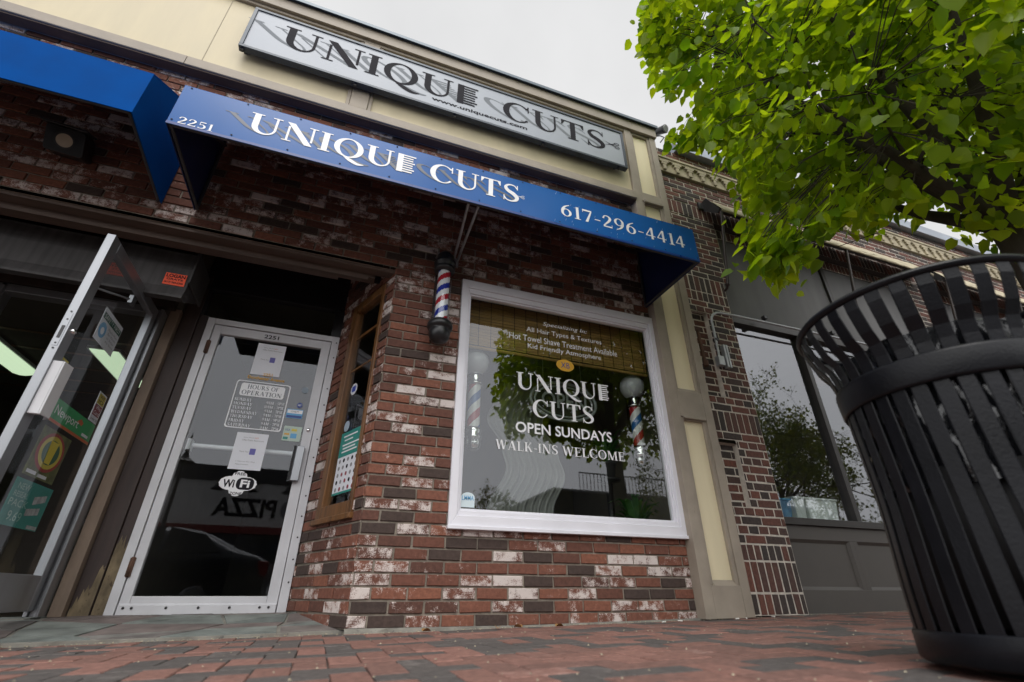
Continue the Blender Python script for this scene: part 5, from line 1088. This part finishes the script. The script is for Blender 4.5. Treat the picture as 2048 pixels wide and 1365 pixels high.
for ci, p in enumerate(clumps):
    nd = min(nodes, key=lambda q: (q - p).length_squared); dv = p - nd
    s_ = nd + dv * .0; 
    if dv.length < 1.6: limbs.tube([nd + dv * max(0, 1 - .55 / max(.55, dv.length)), nd + dv * .8 + Vector((0, 0, .04)), p], [.004, .003, .0015], 4, cap=False)
    light = rt.random(); out = (p - TC); out.z *= .4; out.normalize()
    for k in range(rt.randint(11, 17)):
        c = p + rdir(rt) * rt.uniform(.02, .20); c.z += rt.uniform(-.05, .04)
        s = pj(c)
        if (c - CAMP).length < 1.85: continue
        if s and 0 < s[0] < 2048 and s[1] < 1300 and not inpoly(*s) and rt.random() < .8: continue
        a = rdir(rt) + out * .6; a.z = a.z * .5 - .55; nr = Vector((rt.gauss(0, .45), rt.gauss(0, .45), 1))
        leaf(crown, c, (rt.choice((.05, .065, .08, .09, .105)) if ci < NB or (p - CAMP).length > 4.6 else .1) * rt.uniform(.8, 1.15), a, nr, (min(1, max(0, light * .55 + rt.random() * .45)), 0, .1), rt.uniform(.78, 1.0), rt.uniform(.05, .38))
limbs.build('trunk', BARK, tr); crown.build('crown', LEAF, tr)
# ================================================================= SMALL LITTER ON THE GROUND
for k, (x, y, a) in enumerate(((.42, -.10, .4), (.86, -.12, 1.2), (1.02, -.10, 2.2), (1.22, -.16, .2))):
    m = MB(); leaf(m, Vector((x, y, GZ(x) + .006)), .055, Vector((math.cos(a), math.sin(a), .25)), Vector((.1, .1, 1)), (.5, 0, .1), .7, .5)
    tag(m.build('dry_leaf', pm('dry_leaf', (.28, .15, .05), .8, var=.3), None, loc=(x, y, GZ(x))), 'curled dry brown leaf lying at the foot of the brick wall', 'leaf', 'dry leaves along the wall')
for k, (x, y, a) in enumerate(((2.0, -.16, .3), (2.16, -.12, 2.0), (2.62, -.15, .2), (2.72, -.13, .9), (3.0, -.10, 1.4))):
    m = MB(); d = Vector((math.cos(a), math.sin(a), 0)) * .016; c = Vector((x, y, GZ(x) + .007)); m.tube([c - d, c + d], .0045, 8)
    tag(m.build('cigarette_end', pm('cigarette_paper', (.75, .74, .70), .8), None, loc=(x, y, GZ(x))), 'white cigarette end on the paving near the foot of the cream pilaster', 'cigarette end', 'cigarette ends on the paving')
gm = MB()
for _ in range(1500):
    x = rb.uniform(-2.2, 5.4); y = rb.choice((rb.gauss(-.05, .05), rb.uniform(-2.3, -.05), rb.gauss(-.04, .03), rb.gauss(-.06, .02))); 
    if x < .05: y += .1
    if y > (.06 if x < 0 else -.035): continue
    r = rb.uniform(.002, .0055); c = Vector((x, y, GZ(x) + .004)); A_ = [c + Vector((r * math.cos(t) * rb.uniform(.7, 1.3), r * math.sin(t) * rb.uniform(.7, 1.3), 0)) for t in (0, 1.57, 3.14, 4.71)]; tp = c + Vector((0, 0, r * rb.uniform(.6, 1.2)))
    for i in range(4): gm.face([A_[i], A_[(i + 1) % 4], tp])
tag(gm.build('gravel', pm('grit', (.30, .26, .19), .9, var=.5, scale=60), None), 'scattered grit and crumbs on the paving', 'grit', kind='stuff')
# ================================================================= ACROSS THE STREET (seen as reflections in the glass)
def sparse_tree(x, y, h, label, seed, leaves, ls, spread=.36, z0=None):
    r = random.Random(seed); z0 = GZ(x) if z0 is None else z0
    t = thing('street_tree', label, 'tree', (x, y, z0)); lb = MB(); cr2 = MB(); tips = []
    def grow(p, d, L, R, dep):
        q = p + d * L; mid = (p + q) / 2 + rdir(r) * L * .06; lb.tube([p, mid, q], [R, R * .85, R * .68], 6 if R > .02 else 4, cap=False)
        if dep <= 4: tips.append((p, q))
        if dep == 0: return
        for _ in range(r.choice((2, 3, 3)) if dep > 1 else 3):
            grow(q, (d + rdir(r) * spread * 2).normalized(), L * r.uniform(.70, .9), R * .60, dep - 1)
    grow(Vector((x, y, z0)), Vector((0, 0, 1)), h * .19, h * .016, 7)
    for _ in range(leaves):
        a, b = r.choice(tips); c = a + (b - a) * r.random() + rdir(r) * h * .02
        leaf(cr2, c, ls * r.uniform(.7, 1.2), rdir(r) + Vector((0, 0, -.4)), rdir(r) + Vector((0, 0, .8)), (r.random(), 0, .1), .8)
    lb.build('trunk', BARK, t); cr2.build('crown', LEAF2, t)
sparse_tree(13.6, -9.4, 8.6, 'thinly leaved tree across the road mirrored in the neighbour window', 21, 7500, .09, .40)
sparse_tree(17.5, -10.8, 8.6, 'bushy young tree farther along the road mirrored in the neighbour window', 22, 8500, .09, .40)
sparse_tree(5.3, -17.0, 5.2, 'small thin tree across the road mirrored low in the display window', 23, 1500, .10)
oc = thing('pizza_shop', 'low pale shop with PIZZA lettering across the road, mirrored in the white door', 'building', (-4, -18, 0))
m = MB(); m.box(-14, 4.5, -26, -18, -.2, 4.35); m.build('wall', pm('pale_render', (.80, .79, .78), .8, var=.1, scale=2), oc)
m = MB(); m.box(-14.1, 4.6, -26.1, -17.88, 4.352, 4.95); m.build('parapet', pm('dark_parapet', (.06, .06, .065), .7, var=.2), oc)
m = MB(); m.box(-14, 4.5, -17.995, -17.7, 2.35, 2.62); m.build('red_canopy', pm('canopy_red', (.22, .03, .03), .6), oc)
m = MB(); m.box(-13, 4, -17.99, -17.94, .6, 2.34); m.build('shop_glazing', pm('dark_glazing', (.02, .022, .026), .1), oc)
FP = frame((0, -17.99, 0), (-1, 0, 0)); m = MB(); sf(m, 'PIPPA' if 'Z' not in GL else 'PIZZA', FP, 2.0, 4.4, 3.0, 3.75, .01) if 'Z' in GL else bf(m, 'PIZZA', FP, 2.35, 4.65, 3.0, 3.72, n=.01, bold=.03); m.build('lettering', INKD, oc)
m = MB(); disc(m, FP, 1.75, 3.35, .42, .008); m.build('round_emblem', GREY, oc)
for k, x in enumerate((-4.6, -3.35, -2.0, .2)):
    t = thing('barn_lamp', 'black gooseneck barn lamp above the PIZZA lettering across the road', 'lamp', (x, -17.9, 4.0), 'gooseneck lamps over the shop across the road')
    m = MB(); m.tube([(x, -17.99, 4.25), (x, -17.75, 4.38), (x, -17.55, 4.3), (x, -17.5, 4.18)], .03, 8); m.build('arm', IRON, t)
    m = MB(); m.lathe([(.03, 4.2), (.07, 4.14), (.11, 4.05), (.24, 3.93), (.235, 3.92), (.1, 4.03), (.02, 4.05)], (x, -17.5, 0), 20); m.build('lamp_shade', IRON, t)
ob = thing('shingled_building', 'dark shingled building with railed roof terrace, mirrored low in the display window', 'building', (15, -18, 0))
m = MB(); m.box(9.6, 26, -28, -17.6, -.2, 4.55)
for k in range(30): m.box(9.59, 26.01, -17.62 - .004 * (k % 2), -17.58, .2 + k * .144, .33 + k * .144)
m.build('wall', pm('dark_shingle', (.05, .05, .055), .8, var=.3, scale=12, bump=.4, bscale=30), ob)
m = MB(); m.box(9.5, 26.1, -28.1, -17.5, 4.56, 4.66); m.build('roof_edge', GREY, ob)
m = MB(); m.box(11, 26, -17.75, -17.70, 5.5, 5.55)
for k in range(76): m.box(11 + k * .2, 11.025 + k * .2, -17.74, -17.71, 4.66, 5.5)
m.build('railing', IRON, ob)
lp = thing('street_lamp', 'tall black street lamp with bell shade across the road, mirrored in the white door', 'street lamp', (-3.7, -8.6, 0))
m = MB(); m.tube([(-3.7, -8.6, -.2), (-3.7, -8.6, 1.0), (-3.7, -8.6, 1.02), (-3.7, -8.6, 3.0)], [.09, .075, .045, .04], 12); m.build('post', IRON, lp)
m = MB(); m.lathe([(.05, 2.95), (.07, 3.1), (.045, 3.25), (.03, 3.55), (.002, 3.75)], (-3.7, -8.6, 0), 16); m.lathe([(.26, 3.0), (.22, 3.04), (.1, 3.1), (.06, 3.2)], (-3.7, -8.6, 0), 20); m.build('lamp_head', IRON, lp)
# parked dark saloon by the kerb
car = thing('parked_car', 'dark grey saloon car parked at the kerb behind the camera, mirrored in the white door', 'car', (-3.2, -5.4, GZ(-3) - .16)); z0 = GZ(-3) - .16
st = [(-5.55, .40, .62, .70, .60, .72), (-5.35, .26, .74, .80, .76, .80), (-4.75, .22, .86, .90, .86, .84), (-4.15, .22, .93, .96, .90, .86), (-3.55, .22, .95, 1.30, .91, .72), (-3.1, .22, .95, 1.42, .91, .66), (-2.45, .22, .96, 1.44, .91, .66), (-1.95, .22, .97, 1.34, .91, .70), (-1.55, .22, .98, 1.08, .90, .80), (-1.15, .24, .97, 1.02, .86, .80), (-1.02, .42, .80, .88, .78, .74)]
m = MB(); vs = []
for (x, zb, zc, zr, hw, hr) in st:
    for (s, z) in ((hw * .9, zb), (hw, zb + .18), (hw, zc - .12), (hw * .95, zc), (hr, max(zc + .005, zr - .06)), (hr * .7, zr), (-hr * .7, zr), (-hr, max(zc + .005, zr - .06)), (-hw * .95, zc), (-hw, zc - .12), (-hw, zb + .18), (-hw * .9, zb)): vs.append((x, -5.4 + s, z0 + z))
n = 12; m.add(vs, [(j * n + i, j * n + (i + 1) % n, (j + 1) * n + (i + 1) % n, (j + 1) * n + i) for j in range(len(st) - 1) for i in range(n)] + [tuple(range(n)), tuple(range((len(st) - 1) * n, len(st) * n))[::-1]], 0, smooth=True)
body = m.build('body', pm('car_paint', (.045, .05, .06), .18, .3, var=.05, spec=.6), car); sb = body.modifiers.new('smooth', 'SUBSURF'); sb.levels = sb.render_levels = 1
m = MB()
for s in (1, -1):
    for xs_ in ([(-3.62, .97, 1.0), (-3.1, .97, 1.36), (-2.62, .97, 1.38), (-2.62, .97, .98)], [(-2.55, .97, .98), (-2.55, .97, 1.38), (-2.02, .97, 1.28), (-1.72, .97, 1.02)]):
        m.face([(x, -5.4 + s * (.885 - (z - .95) * .48), z0 + z) for x, _, z in xs_])
m.build('side_window', pm('car_glass', (.01, .011, .013), .05), car)
for s in (1, -1):
    for x in (-4.85, -1.95):
        m = MB(); m.lathe([(.002, .09), (.2, .10), (.31, .10), (.33, .06), (.33, -.06), (.31, -.1), (.002, -.1)], (x, -5.4 + s * .80, z0 + .33), 24, axis='y'); wh = m.build('wheel', RUBBER, car)
        m = MB(); m.lathe([(.002, s * .112), (.18, s * .115), (.2, s * .105)], (x, -5.4 + s * .80, z0 + .33), 20, axis='y'); m.build('rim', ALU, wh)
    m = MB(); m.box(-1.16, -1.0, -5.4 + s * .70 - .12, -5.4 + s * .70 + .12, z0 + .68, z0 + .90); m.build('tail_light', pm('tail_red', (.3, .01, .015), .15), car, .02)
    m = MB(); m.box(-5.5, -5.38, -5.4 + s * .56 - .14, -5.4 + s * .56 + .14, z0 + .52, z0 + .66); m.build('headlight', CHROME, car, .02)
